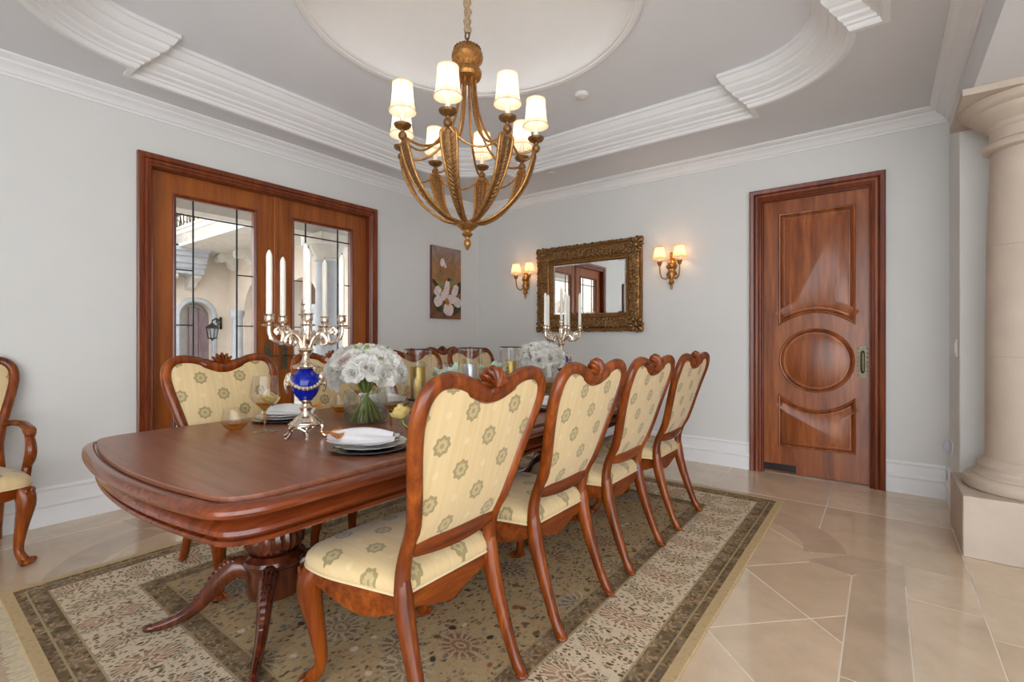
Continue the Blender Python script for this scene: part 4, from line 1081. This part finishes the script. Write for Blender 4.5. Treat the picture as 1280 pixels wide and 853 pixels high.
# candelabra
def candelabra(x, y, rz, label):
    r = thing('candelabra', label, 'candelabra', (x, y, TT), rz, group='gilt and cobalt five arm candelabra')
    m = MB()
    for k in range(6):
        a = 2*pi*k/6; d = Vector((cos(a), sin(a), 0))
        m.tube(spline([d*.062+Vector((0, 0, .058)), d*.078+Vector((0, 0, .050)), d*.074+Vector((0, 0, .026)), d*.090+Vector((0, 0, .007)), d*.096+Vector((0, 0, .006))], 4), .0065, 7)
        m.ell(d*.094+Vector((0, 0, .006)), (.009, .009, .006), None, 8, 4)
        b = 2*pi*(k+.5)/6; e = Vector((cos(b), sin(b), 0))
        # pierced arch between the feet
        m.tube([(.070*cos(a+radians(60)*t), .070*sin(a+radians(60)*t), .030+.020*sin(pi*t)) for t in [i/8 for i in range(9)]], .0045, 6)
        m.ell(e*.068+Vector((0, 0, .052)), (.014, .006, .008), Matrix.Rotation(b+pi/2, 3, 'Z'), 8, 4)
    m.tube([(.071*cos(2*pi*i/30), .071*sin(2*pi*i/30), .058) for i in range(30)], .005, 6, closed=True)
    m.build('footed_base', 'silver_gilt', r)
    MB().lathe([(0, .056), (.070, .056), (.066, .068), (.056, .074), (.050, .084), (.036, .096), (.024, .104), (.020, .116), (.026, .126), (.030, .132), (.022, .140), (.016, .150), (.020, .160), (.034, .168), (0, .168)], 28).build('foot', 'silver_gilt', r)
    MB().lathe([(0, .164), (.026, .166), (.042, .184), (.058, .212), (.064, .240), (.061, .264), (.050, .283), (.036, .296), (.032, .304), (.041, .312), (0, .312)], 32).build('urn', 'cobalt', r)
    g = MB()
    for s in (0, 1):
        a0 = s*pi+pi/2
        for i in range(26):
            t = i/25; a = a0+pi*t; z = .268-.045*sin(pi*t); rr = .0655
            g.ell((rr*cos(a), rr*sin(a), z), (.010, .010, .0085+.003*(i % 2)), None, 6, 4)
    for a0 in (pi/2, -pi/2):
        d = Vector((cos(a0), sin(a0), 0)); g.ell(d*.066+Vector((0, 0, .262)), (.018, .022, .032), Matrix.Rotation(a0, 3, 'Z'), 8, 6)
        g.tube([d*(.074+.012*sin(pi*t))+Vector((0, 0, .285-.085*t)) for t in [i/8 for i in range(9)]], .006, 6)
        g.tube([d*.080+Vector((-sin(a0)*.016*cos(q), cos(a0)*.016*cos(q), .225+.018*sin(q))) for q in [2*pi*i/12 for i in range(12)]], .0045, 6, closed=True)
    g.build('garland_mounts', 'silver_gilt', r)
    MB().lathe([(0, .310), (.050, .310), (.056, .318), (.044, .326), (.024, .336), (.016, .352), (.014, .366), (.022, .374), (.030, .384), (.034, .392), (.026, .402), (.015, .41), (.013, .44), (.016, .47), (.022, .515), (.020, .53), (.012, .545), (.012, .58), (.018, .585), (0, .588)], 24, ripple=lambda i, a: .08*cos(10*a) if i in (1, 2) else 0).build('stem', 'silver_gilt', r)
    def holder(p):
        MB().lathe([(0, 0), (.030, .004), (.033, .009), (.030, .011), (.008, .010), (.008, .016), (.017, .024), (.020, .036), (.017, .048), (.022, .052), (.024, .055), (.012, .056), (0, .056)], 18, p).build('candle_cup', 'silver_gilt', r)
        c = MB().lathe([(0, .05), (.0125, .05), (.0125, .300), (.011, .314), (.006, .326), (.002, .332), (0, .333)], 16, p).build('candle', 'candle_wax', r)
        MB().tube([(p[0], p[1], p[2]+.330), (p[0]+.001, p[1]+.001, p[2]+.343)], .0016, 5).build('wick', 'wick', c)
    for k in range(5):
        a = 2*pi*k/5; d = Vector((cos(a), sin(a), 0)); up = Vector((0, 0, 1))
        P = spline([d*.014+up*.395, d*.030+up*.440, d*.060+up*.468, d*.085+up*.450, d*.090+up*.425, d*.070+up*.418, d*.066+up*.435], 5)
        m = MB().tube(P, lerp_list([.012, .0115, .011, .010, .0095, .0085, .010], len(P)), 8)
        P = spline([d*.078+up*.432, d*.115+up*.425, d*.145+up*.445, d*.156+up*.475, d*.156+up*.497], 5)
        m.tube(P, lerp_list([.009, .010, .0105, .009, .009], len(P)), 8)
        P = spline([d*.105+up*.428, d*.100+up*.470, d*.118+up*.492, d*.134+up*.478, d*.124+up*.462], 5)
        m.tube(P, .0072, 7); m.ell(d*.118+up*.472, (.013, .013, .013), None, 8, 5); m.ell(d*.060+up*.474, (.014, .010, .010), None, 8, 5); m.ell(d*.150+up*.452, (.010, .010, .016), None, 8, 5)
        m.build('arm', 'silver_gilt', r); holder(d*.156+up*.495)
    holder(Vector((0, 0, .545)))
    return r
CA = atan2(-1.17, 2.08)
candelabra(-2.075, 1.172, atan2(-1.172, 2.075)+.06, 'gilt cobalt urn candelabra with tapers near the bowed table end, beside tumbler')
candelabra(-2.185, 3.55, atan2(-3.55, 2.185)+.22, 'gilt cobalt urn candelabra with tapers at table end facing the mirror')
# flowers
def petal(L_, Wd, cup, curl, n=5, mth=5):
    vs = []
    for i in range(n):
        u = i/(n-1)
        for j in range(mth):
            v = -1+2*j/(mth-1); w_ = Wd*sin(pi*min(1, .12+.80*u))**.7
            vs.append((u*L_, v*w_*.5, cup*(u**1.4)*L_+curl*v*v*Wd*.5-(.25*L_*max(0, u-.75) if True else 0)))
    fs = [(i*mth+j, (i+1)*mth+j, (i+1)*mth+j+1, i*mth+j+1) for i in range(n-1) for j in range(mth-1)]
    return vs, fs
def bloom(rings, mat, name, seed):
    rd = random.Random(seed); m = MB()
    for (cnt, L_, Wd, tilt, z) in rings:
        for k in range(cnt):
            a = 2*pi*k/cnt+rd.uniform(-.25, .25)+L_*40
            vs, fs = petal(L_*rd.uniform(.88, 1.1), Wd*rd.uniform(.9, 1.1), .25, .22)
            M_ = Matrix.Rotation(a, 4, 'Z') @ Matrix.Rotation(-tilt+rd.uniform(-.12, .12), 4, 'Y')
            m.add([M_ @ Vector(v)+Vector((0, 0, z)) for v in vs], fs)
    return m.mesh(name, mat, ang=80, fix=False)
PEONY = [(7, .062, .052, .05, 0), (7, .058, .050, .35, .002), (6, .052, .046, .70, .004), (6, .044, .040, 1.0, .006), (5, .034, .034, 1.25, .008), (4, .026, .026, 1.42, .010)]
peony = [bloom(PEONY, 'petal_white', 'flower_head', s) for s in range(3)]
budm = bloom([(5, .030, .026, .9, 0), (5, .028, .026, 1.2, .001), (4, .026, .022, 1.45, .002)], 'petal_blush', 'bud', 9)
ROSE = [(5, .034, .036, .35, 0), (5, .034, .034, .75, .003), (5, .032, .030, 1.05, .005), (4, .030, .026, 1.28, .007), (3, .028, .020, 1.45, .008)]
rose_me = bloom(ROSE, 'petal_yellow', 'rose_head', 5)
def bouquet(x, y, seed, lab_v, lab_b):
    rd = random.Random(seed)
    v = thing('glass_vase', lab_v, 'vase', (x, y, TT), group='cylindrical glass flower vases')
    MB().lathe([(0, 0), (.108, 0), (.112, .004), (.113, .165), (.110, .165), (.108, .010), (0, .009)], 36).build('glass', 'vase_glass', v, ang=50)
    MB().lathe([(0, .0105), (.107, .011), (.1085, .062), (0, .062)], 32).build('water', 'water_tint', v, ang=50)
    b = thing('flower_bouquet', lab_b, 'bouquet', (x, y, TT+.012), group='round white bouquets on the table')
    for k in range(26):
        a = 2*pi*k/26+rd.uniform(-.1, .1); a2 = a+pi+rd.uniform(-.6, .6)
        r0 = rd.uniform(.045, .098); r1 = rd.uniform(.01, .05)
        P = spline([(r0*cos(a), r0*sin(a), .002), (r0*.42*cos(a), r0*.42*sin(a), .085), (r1*cos(a2)*.6, r1*sin(a2)*.6, .155), (r1*1.6*cos(a2), r1*1.6*sin(a2), .245)], 4)
        MB().tube(P, .0040, 6).build('stem', 'stem_green', b)
    i = 0; C = Vector((0, 0, .245)); N = 38
    for k in range(N):
        t = (k+.5)/N; ph = math.acos(1-1.05*t); a = k*2.39996
        d = Vector((sin(ph)*cos(a), sin(ph)*sin(a), cos(ph)))
        p = C+Vector((d.x*.160, d.y*.160, d.z*.108))
        q = d.to_track_quat('Z', 'Y').to_euler()
        s = rd.uniform(1.05, 1.35)
        put('flower_head', peony[k % 3], b, p, q, (s, s, s*.9))
    for k in range(9):
        a = rd.uniform(0, 2*pi); ph = rd.uniform(.5, 1.35); d = Vector((sin(ph)*cos(a), sin(ph)*sin(a), cos(ph)))
        put('bud', budm, b, C+Vector((d.x*.205, d.y*.205, d.z*.150)), d.to_track_quat('Z', 'Y').to_euler(), (.8, .8, .8))
    lf = MB(); vs, fs = petal(.07, .034, .2, .15); lf.add(vs, fs); lme = lf.mesh('leaf', 'stem_green', fix=False)
    for k in range(16):
        a = k*2.39996; ph = rd.uniform(.5, 1.5); d = Vector((sin(ph)*cos(a), sin(ph)*sin(a), cos(ph)))
        put('leaf', lme, b, C+Vector((d.x*.15, d.y*.15, d.z*.105)), (d.to_track_quat('X', 'Z')).to_euler())
bouquet(-2.184, 1.572, 4, 'clear glass cylinder vase of stems behind the near-end candelabra', 'white peony bouquet with blush buds in vase near the first gold candle')
bouquet(-2.195, 3.235, 5, 'clear glass cylinder vase standing toward the mirror end of table', 'white peony bouquet beside the candelabra facing the mirror')
# hurricane lanterns
def hurricane(x, y, mat, label):
    r = thing('hurricane_lantern', label, 'candle holder', (x, y, TT), group='glass hurricane candle holders along the table')
    MB().lathe([(0, 0), (.062, 0), (.062, .006), (.024, .014), (.016, .030), (.016, .056), (.030, .068), (.060, .074), (.060, .084), (0, .084)], 28).build('stand', 'stand_dark', r)
    c = MB().lathe([(0, .0845), (.043, .0845), (.045, .090), (.045, .268), (.042, .274), (0, .272)], 32).build('pillar_candle', mat, r)
    MB().tube([(0, 0, .272), (.001, 0, .286)], .0016, 5).build('wick', 'wick', c)
    MB().shell([(.080, .050), (.080, .376)], 40).build('glass_cylinder', 'clear_glass', r)
    MB().tube([(.0805*cos(2*pi*i/40), .0805*sin(2*pi*i/40), .377) for i in range(40)], .0036, 6, closed=True).build('rim', 'stand_dark', r)
    m = MB()
    for k in range(3): a = 2*pi*k/3; m.tube([(.05*cos(a), .05*sin(a), .060), (.081*cos(a), .081*sin(a), .054)], .004, 6)
    m.build('glass_support', 'stand_dark', r)
hurricane(-2.205, 1.955, 'gold_candle', 'glass hurricane with gold pillar candle next to the stemmed vase')
hurricane(-2.205, 2.415, 'silver_candle', 'glass hurricane with silver pillar candle in the middle of table')
hurricane(-2.205, 2.860, 'gold_candle', 'glass hurricane with gold pillar candle next to mirror-end bouquet')
# low garland between the hurricanes
gd = thing('flower_garland', 'low garland of white blooms and pale green leaves between hurricanes', 'garland', (-2.19, 2.42, TT))
rd = random.Random(21); lf = MB(); vs, fs = petal(.085, .05, .2, .12); lf.add(vs, fs); pale_leaf = lf.mesh('leaf', 'leaf_pale', fix=False)
for cy_ in (-.23, .215):
    for k in range(9):
        a = k*2.4; rr = .028*sqrt(k)
        put('flower_head', peony[k % 3], gd, (rr*cos(a)+.015, cy_+rr*sin(a)*.9, .215-.011*k), (rd.uniform(-.5, .5), rd.uniform(-.5, .5), a), (.9, .9, .9))
    for k in range(12):
        a = k*2.4+.5; put('leaf', pale_leaf, gd, (.05*cos(a), cy_+.06*sin(a), .165+.004*k), (0, -rd.uniform(.2, 1.1), a))
m = MB()
for cy_ in (-.23, .215): m.lathe([(0, 0), (.075, 0), (.075, .02), (.065, .135), (.05, .15), (0, .15)], 20, (0.01, cy_, 0))
m.build('moss_base', 'stem_green', gd)
# place settings
rd = random.Random(5)
charger = MB().lathe([(0, 0), (.110, 0), (.150, .006), (.163, .010), (.166, .0125), (.160, .014), (.145, .011), (.105, .006), (0, .006)], 48)
ch_me = charger.mesh('plate_body', 'charger_black')
def scal(r): return lambda i, a: (.028*cos(14*a)+.0) if i in (2, 3, 4, 5) else 0
pl_me = MB().lathe([(0, 0), (.080, 0), (.118, .010), (.142, .018), (.144, .0205), (.134, .0185), (.100, .010), (.078, .005), (0, .004)], 84, ripple=scal(0)).mesh('plate_body', 'porcelain', ang=60)
sp_me = MB().lathe([(0, 0), (.064, 0), (.092, .009), (.112, .016), (.114, .0185), (.105, .0165), (.080, .009), (.062, .005), (0, .004)], 84, ripple=scal(0)).mesh('plate_body', 'porcelain', ang=60)
def napkin_mesh():
    m = MB()
    for layer in range(2):
        def fn(u, v, l=layer):
            # cloth gathered at one end and fanning out over the plate at the other
            x = -.135+.27*u; w_ = (.012+.088*max(0, sin(pi*(.10+.82*u)))**.7)*(1-.30*l); y = (v-.5)*2*w_
            hump = math.exp(-((v-.5)/.24)**2); edge = min(1, 8*v, 8*(1-v))
            z = .004+.005*edge+(.018+.024*l)*hump*sin(pi*(.12+.76*u))+.006*sin(10*v+4*l+3*u)*edge
            return (x+.012*l, y+.018*sin(2.6*u+l), z+.003*l)
        m.grid(fn, 18, 22)
        m.grid(lambda u, v, f_=fn: (lambda p: (p[0], p[1], p[2]-.0022))(f_(u, v)), 18, 22)
    return m.mesh('cloth', 'linen', ang=80, fix=False)
nap_me = napkin_mesh()
def maple_mesh():
    tips = []
    for ang, L_ in ((0, .10), (38, .062), (62, .095), (95, .055), (118, .075), (155, .035), (180, .03), (205, .035), (242, .075), (265, .055), (298, .095), (322, .062)):
        tips.append((ang, L_))
    pts = []
    for k, (a, L_) in enumerate(tips):
        b = tips[(k+1) % len(tips)]; an = radians(a); pts.append((L_*cos(an), L_*sin(an)))
        mid = radians((a+(b[0] if b[0] > a else b[0]+360))/2); pts.append((.34*(L_+b[1])*cos(mid), .34*(L_+b[1])*sin(mid)))
    n = len(pts); m = MB(); vs = [(0, 0, .006)]+[(x, y, .004+.9*(x*x+y*y)-.012*cos(3*atan2(y, x))) for x, y in pts]
    m.add(vs, [(0, 1+i, 1+(i+1) % n) for i in range(n)]); m.add([(v[0], v[1], v[2]-.0015) for v in vs], [(0, 1+(i+1) % n, 1+i) for i in range(n)])
    m.tube([(-.02, 0, .006), (-.06, .004, .008)], .0018, 5)
    return m.mesh('blade', 'maple_orange', ang=20, fix=False)
mp_me = maple_mesh()
wg = MB().shell([(.0035, .085), (.012, .098), (.040, .132), (.049, .150), (.046, .180), (.040, .225), (.0385, .236)], 32).mesh('bowl', 'smoky_glass')
wa = MB().lathe([(0, .092), (.010, .0985), (.030, .122), (.024, .119), (0, .108)], 24).mesh('amber_base', 'amber_glass')
ws = MB().lathe([(0, .0), (.040, .0), (.040, .002), (.016, .005), (.005, .012), (.0038, .03), (.0038, .085), (.007, .093), (0, .094)], 24).mesh('stem', 'smoky_glass')
wst = MB().lathe([(0, .030), (.0042, .030), (.0045, .085), (.008, .094), (0, .095)], 16).mesh('amber_stem', 'amber_glass')
tg = MB().shell([(.022, .001), (.040, .018), (.047, .032), (.044, .060), (.040, .084), (.039, .088)], 32).mesh('bowl', 'smoky_glass')
ta = MB().lathe([(0, .001), (.021, .0015), (.038, .018), (.0445, .031), (.030, .024), (0, .012)], 28).mesh('amber_base', 'amber_glass')
stm = MB().tube([(0, 0, 0), (-.010, .004, -.03), (-.035, .006, -.052), (-.060, .004, -.060)], .0035, 6)
for k in range(5): a = 2*pi*k/5; vs, fs = petal(.026, .010, -.1, .1); stm.add([Matrix.Rotation(a, 4, 'Z') @ Vector(v) for v in vs], fs)
stem_me = stm.mesh('stem', 'stem_green', fix=False)
slf = MB()
for k in range(7):
    a = -.9+.3*k; vs, fs = petal(.075, .016, .12, .3); slf.add([Matrix.Rotation(a, 4, 'Z') @ Vector(v) for v in vs], fs)
slf_me = slf.mesh('fronds', 'leaf_silver', fix=False)
def single(name, me, part, label, cat, loc, rot, group):
    r = thing(name, label, cat, loc, 0, group); r.rotation_euler = rot; put(part, me, r); return r
for side, ys in (('R', [1.215, 1.90, 2.57, 3.27]), ('L', [1.345, 1.98, 2.66, 3.34])):
    for k, yy in enumerate(ys):
        x = -1.655 if side == 'R' else -2.595; s = 1 if side == 'R' else -1
        w_ = f'{SIDE[side]}, {ORD[k]}'
        rz = 0 if side == 'R' else pi
        # rz frame: local +x points to the diner
        def at(a, b, z): return (x+a*s, yy+b*s, TT+z)
        single('charger_plate', ch_me, 'plate_body', 'round black charger plate, '+w_, 'plate', at(0, 0, 0), (0, 0, rz), 'black charger plates')
        single('dinner_plate', pl_me, 'plate_body', 'scalloped white dinner plate on charger, '+w_, 'plate', at(0, 0, .0065), (0, 0, rz), 'white scalloped dinner plates')
        single('salad_plate', sp_me, 'plate_body', 'small scalloped white plate under napkin, '+w_, 'plate', at(0, 0, .0195), (0, 0, rz+.2), 'white scalloped salad plates')
        single('napkin', nap_me, 'cloth', 'folded white linen napkin on plates, '+w_, 'napkin', at(-.015, -.02, .0365), (0, 0, rz+radians(215)), 'folded white napkins')
        single('maple_leaf', mp_me, 'blade', 'orange maple leaf tucked beside napkin, '+w_, 'leaf', at(-.075, -.100, .058), (.1, -.10, rz+radians(205)), 'orange maple leaves')
        rs = thing('yellow_rose', 'yellow rose laid on napkin, '+w_, 'rose', at(.0, .160 if side == 'R' else .085, .095), rz+radians(-60), 'yellow roses on napkins'); rs.rotation_euler = (.25, .35, rz+radians(200))
        put('rose_head', rose_me, rs, scale=(1.7, 1.7, 1.7)); put('stem', stem_me, rs)
        wl = (-.58, .27, 0) if side == 'R' else (-.27, .21, 0)
        wl = (-.175, .240) if side == 'R' else (-.258, .232) if k == 0 else (-.17, .27)
        g = thing('wine_glass', 'amber based wine glass, '+w_, 'glass', at(wl[0], wl[1], 0), 0, 'amber based wine glasses')
        [put(n_, q_, g, scale=(1.34, 1.34, 1.13)) for n_, q_ in (('bowl', wg), ('stem', ws), ('amber_base', wa), ('amber_stem', wst))]
        tl = (-.080, .315) if side == 'R' else (-.105, .300) if k == 0 else (-.01, .300)
        g = thing('tumbler', 'amber based stemless tumbler, '+w_, 'glass', at(tl[0], tl[1], 0), 0, 'amber based tumblers')
        [put(n_, q_, g, scale=(1.28, 1.28, 1.2)) for n_, q_ in (('bowl', tg), ('amber_base', ta))]
single('silver_leaf_spray', slf_me, 'fronds', 'silvery fern spray on table at foot of stemmed vase', 'leaf spray', (-1.965, 1.385, TT+.006), (0, 0, radians(-120)), 'silver sprays')
# ------------------------------------------------------------------ the courtyard beyond the French doors
lg = thing('loggia_roof', 'flat loggia roof just outside the French doors', 'roof', (-5.35, 2.6, 0))
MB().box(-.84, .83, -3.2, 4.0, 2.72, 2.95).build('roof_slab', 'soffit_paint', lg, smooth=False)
MB().box(-.84, -.60, -3.2, 4.0, 2.60, 2.72).build('edge_beam', 'pale_stone', lg, smooth=False)
pc = thing('courtyard_paving', 'pale courtyard paving outside the French doors', 'paving', (-10, 4, 0))
MB().box(-8.0, 5.48, -9, 8, -.10, -.01).build('slab', 'paving', pc, smooth=False)
col = thing('courtyard_column', 'pale stone column with carved capital under the loggia roof', 'column', (-6.0, 3.72, 0))
MB().lathe([(0, -.01), (.26, -.01), (.26, .10), (.22, .14), (.20, .20), (.178, .24), (0, .24)], 28).build('base', 'grey_stone', col)
MB().lathe([(0, .24), (.178, .24), (.178, 1.2), (.165, 2.25), (0, 2.25)], 28).build('shaft', 'grey_stone', col)
MB().lathe([(0, 2.25), (.185, 2.25), (.195, 2.27), (.18, 2.29), (.19, 2.33), (.235, 2.42), (.245, 2.45), (0, 2.45)], 36, ripple=lambda i, a: .05*cos(16*a) if i in (4, 5) else 0).build('capital', 'pale_stone', col)
MB().box(-.26, .26, -.26, .26, 2.451, 2.60).build('abacus', 'pale_stone', col, smooth=False, bevel=.01)
bd = thing('courtyard_house', 'warm stucco courtyard house with arches and stone cornice', 'building', (-15.6, 6.3, 0))
# wall facing the French doors, with an arched opening
def wall_arch(spans, x0, x1, z1, mapf, th):
    m = MB(); px = x0
    for (a, b, spring) in spans:
        r = (b-a)/2; c = (a+b)/2
        m.prism([(px, 0), (a, 0), (a, z1), (px, z1)], 0, th, mapf)
        top = arc(c, spring, r, 180, 0, 20)
        for i in range(20): m.prism([top[i], top[i+1], (top[i+1][0], z1), (top[i][0], z1)], 0, th, mapf)
        px = b
    m.prism([(px, 0), (x1, 0), (x1, z1), (px, z1)], 0, th, mapf); return m
F1 = lambda u, v, w_: (-w_, u-6.3, v)
wall_arch([(5.08, 5.90, 1.83)], 1.0, 6.3, 6.5, F1, .45).build('arched_wall', 'stucco', bd, smooth=False)
MB().mould([(5.90, 0), (5.90, 1.83)]+arc(5.49, 1.83, .41, 0, 180, 24)[1:]+[(5.08, 0)], [(0, -.02), (0, .05), (-.03, .07), (-.10, .06), (-.13, .03), (-.13, 0)], mp=lambda u, v, h: (h, u-6.3, v)).build('arch_surround', 'grey_stone', bd, ang=30)
MB().box(-.55, -.45, 4.9-6.3, 6.1-6.3, 0, 2.6).build('passage_end', 'pale_stone', bd, smooth=False)
dr = MB().prism([(5.38, 0), (5.90, 0)]+arc(5.49, 1.70, .41, 0, 105, 14), .22, .28, F1).build('plank_door', 'gate_wood', bd, smooth=False)
MB().box(-.222, -.214, 5.62-6.3, 5.635-6.3, 0, 2.1).build('plank_joint', 'iron', dr, smooth=False)
# side wing with arcade, facing the camera side
F2 = lambda u, v, w_: (u+15.6, w_, v)
wall_arch([(-14.45, -12.55, 1.9), (-12.1, -10.60, 1.95)], -15.6, -7.0, 6.5, F2, .4).build('arcade_wall', 'stucco', bd, smooth=False)
MB().box(15.6-14.6, 15.6-7.0, 1.2, 1.3, 0, 4).build('arcade_back', 'arch_door_wood', bd, smooth=False)
for x_ in (-14.62, -12.33, -10.42):
    m = MB().lathe([(0, 0), (.20, 0), (.20, .12), (.15, .16), (.14, 1.75), (.18, 1.80), (.21, 1.9), (.21, 1.98), (0, 1.98)], 20, (x_+15.6, -.10, 0)); m.build('arcade_column', 'grey_stone', bd)
# projecting balcony cornice over the arcade
m = MB().mould([(15.6-15.9, -1.5), (15.6-7.0, -1.5)], [(-.0, 3.60), (.05, 3.60), (.05, 3.68), (.02, 3.70), (.06, 3.78), (.10, 3.86), (.13, 3.88), (.13, 3.98), (.16, 4.0), (.16, 4.06), (-1.5, 4.06), (-1.5, 3.60), (0, 3.60)], mp=lambda u, v, h: (u, v, h))
m.v = [(p[0], -1.5-(p[1]+1.5) if True else p[1], p[2]) for p in m.v]
m.build('balcony_cornice', 'pale_stone', bd, smooth=False)
for x_ in (-14.95, -13.75, -12.33, -10.9, -9.5):
    m = MB()
    prf = [(-.02, 3.598), (-.48, 3.598), (-.54, 3.52), (-.54, 3.42), (-.48, 3.35), (-.40, 3.35), (-.34, 3.40), (-.25, 3.36), (-.18, 3.24), (-.10, 3.18), (-.02, 3.16)]
    m.prism([(a, b) for a, b in prf], x_+15.6-.13, x_+15.6+.13, lambda u, v, w_: (w_, u, v)); m.build('corbel', 'pale_stone', bd, ang=30)
def railing(P0, P1, z0, z1, n, belly, nm='railing'):
    m = MB(); P0 = Vector(P0); P1 = Vector(P1); e = P1-P0; nn = Vector((e.y, -e.x, 0)).normalized()
    for z in (z0, z1): m.tube([P0+Vector((0, 0, z)), P1+Vector((0, 0, z))], .025, 6)
    for i in range(n+1):
        p = P0+e*(i/n); m.tube([p+nn*(belly*sin(pi*min(1, t*1.25))**1.0 if t < .8 else 0)+Vector((0, 0, z0+(z1-z0)*t)) for t in [k/8 for k in range(9)]], .014, 5)
        if i < n:
            q = p+e*(.5/n); m.tube([q+e.normalized()*(.06*cos(a))+nn*belly*.6+Vector((0, 0, z0+(z1-z0)*.6+.09*sin(a))) for a in [2*pi*k/10 for k in range(10)]], .012, 5, closed=True)
    m.build(nm, 'iron', bd)
railing((-.2, -1.45, 0), (6.0, -1.45, 0), 4.10, 4.85, 26, .0)
# small balcony on the end wall
MB().mould([(4.0-6.3, 0), (5.46-6.3, 0)], [(0, 2.95), (.0, 3.10), (.05, 3.14), (.05, 3.30), (.12, 3.36), (.12, 3.48), (.16, 3.52), (.16, 3.62)], mp=lambda u, v, h: (0, 0, 0)) if False else None
m = MB()
for (d_, z0_, z1_) in ((.70, 2.95, 3.10), (.78, 3.10, 3.22), (.86, 3.22, 3.40), (.95, 3.40, 3.52), (1.02, 3.52, 3.62)): m.box(0.002, d_, 3.2-6.3, 5.36+d_*.12-6.3, z0_, z1_)
m.build('balcony_slab', 'grey_stone', bd, smooth=False)
for yy in (4.1, 4.75, 5.30):
    MB().prism([(.002, 2.95), (.62, 2.95), (.66, 2.86), (.55, 2.80), (.38, 2.78), (.22, 2.62), (.002, 2.55)], yy-6.3-.10, yy-6.3+.10, lambda u, v, w_: (u, w_, v)).build('corbel', 'pale_stone', bd, smooth=False)
railing((.92, 3.2-6.3, 0), (.92, 5.0-6.3, 0), 3.66, 4.55, 9, .14)
# wall lantern
ln = thing('wall_lantern', 'black iron coach lantern on a scrolled bracket beside the arch', 'lantern', (-15.55, 6.12, 1.62))
m = MB(); m.box(-.02, .02, -.03, .03, -.16, .20); m.tube(spline([(0, 0, .05), (.22, -.15, .12), (.42, -.30, .13), (.56, -.42, .08)], 6), .022, 6)
m.tube([(.26+.09*cos(a), -.19-.06*cos(a), .02+.10*sin(a)) for a in [2*pi*k/14 for k in range(12)]], .016, 6); m.build('bracket', 'iron', ln)
LC = (.56, -.44)
m = MB(); m.lathe([(0, .02), (.02, .02), (.05, -.02), (.16, -.10), (.18, -.13), (.17, -.15), (0, -.15)], 4, (LC[0], LC[1], 0))
for k in range(4):
    a = pi/2*k; m.tube([(LC[0]+.155*cos(a), LC[1]+.155*sin(a), -.14), (LC[0]+.105*cos(a), LC[1]+.105*sin(a), -.42)], .014, 5)
m.lathe([(0, -.50), (.02, -.49), (.04, -.45), (.12, -.43), (.12, -.41), (0, -.41)], 4, (LC[0], LC[1], 0)); m.tube([(LC[0], LC[1], .02), (LC[0], LC[1], .09)], .012, 6)
m.build('lantern_frame', 'iron', ln, ang=20)
MB().shell([(.135, -.15), (.092, -.41)], 4, (LC[0], LC[1], 0)).build('lantern_glass', 'window_glass', ln, smooth=False)

gw_ = thing('garden_wing', 'pale stucco wing across the courtyard seen in the mirror', 'building', (-10, -5.0, 0))
wall_arch([(-9.5, -8.3, 2.0), (-6.9, -5.7, 2.0)], -15.6, -4.7, 5.5, lambda u, v, w_: (u+10, -w_, v), .4).build('arched_wall', 'stucco', gw_, smooth=False)
for x_ in (-9.7, -8.1, -7.1, -5.5): MB().lathe([(0, -.01), (.18, -.01), (.15, .14), (.14, 1.85), (.20, 1.98), (.20, 2.05), (0, 2.05)], 18, (x_+10, .22, 0)).build('arcade_column', 'grey_stone', gw_)
MB().box(-5.6, 5.3, -1.6, -1.5, 0, 4).build('arcade_back', 'soffit_paint', gw_, smooth=False)
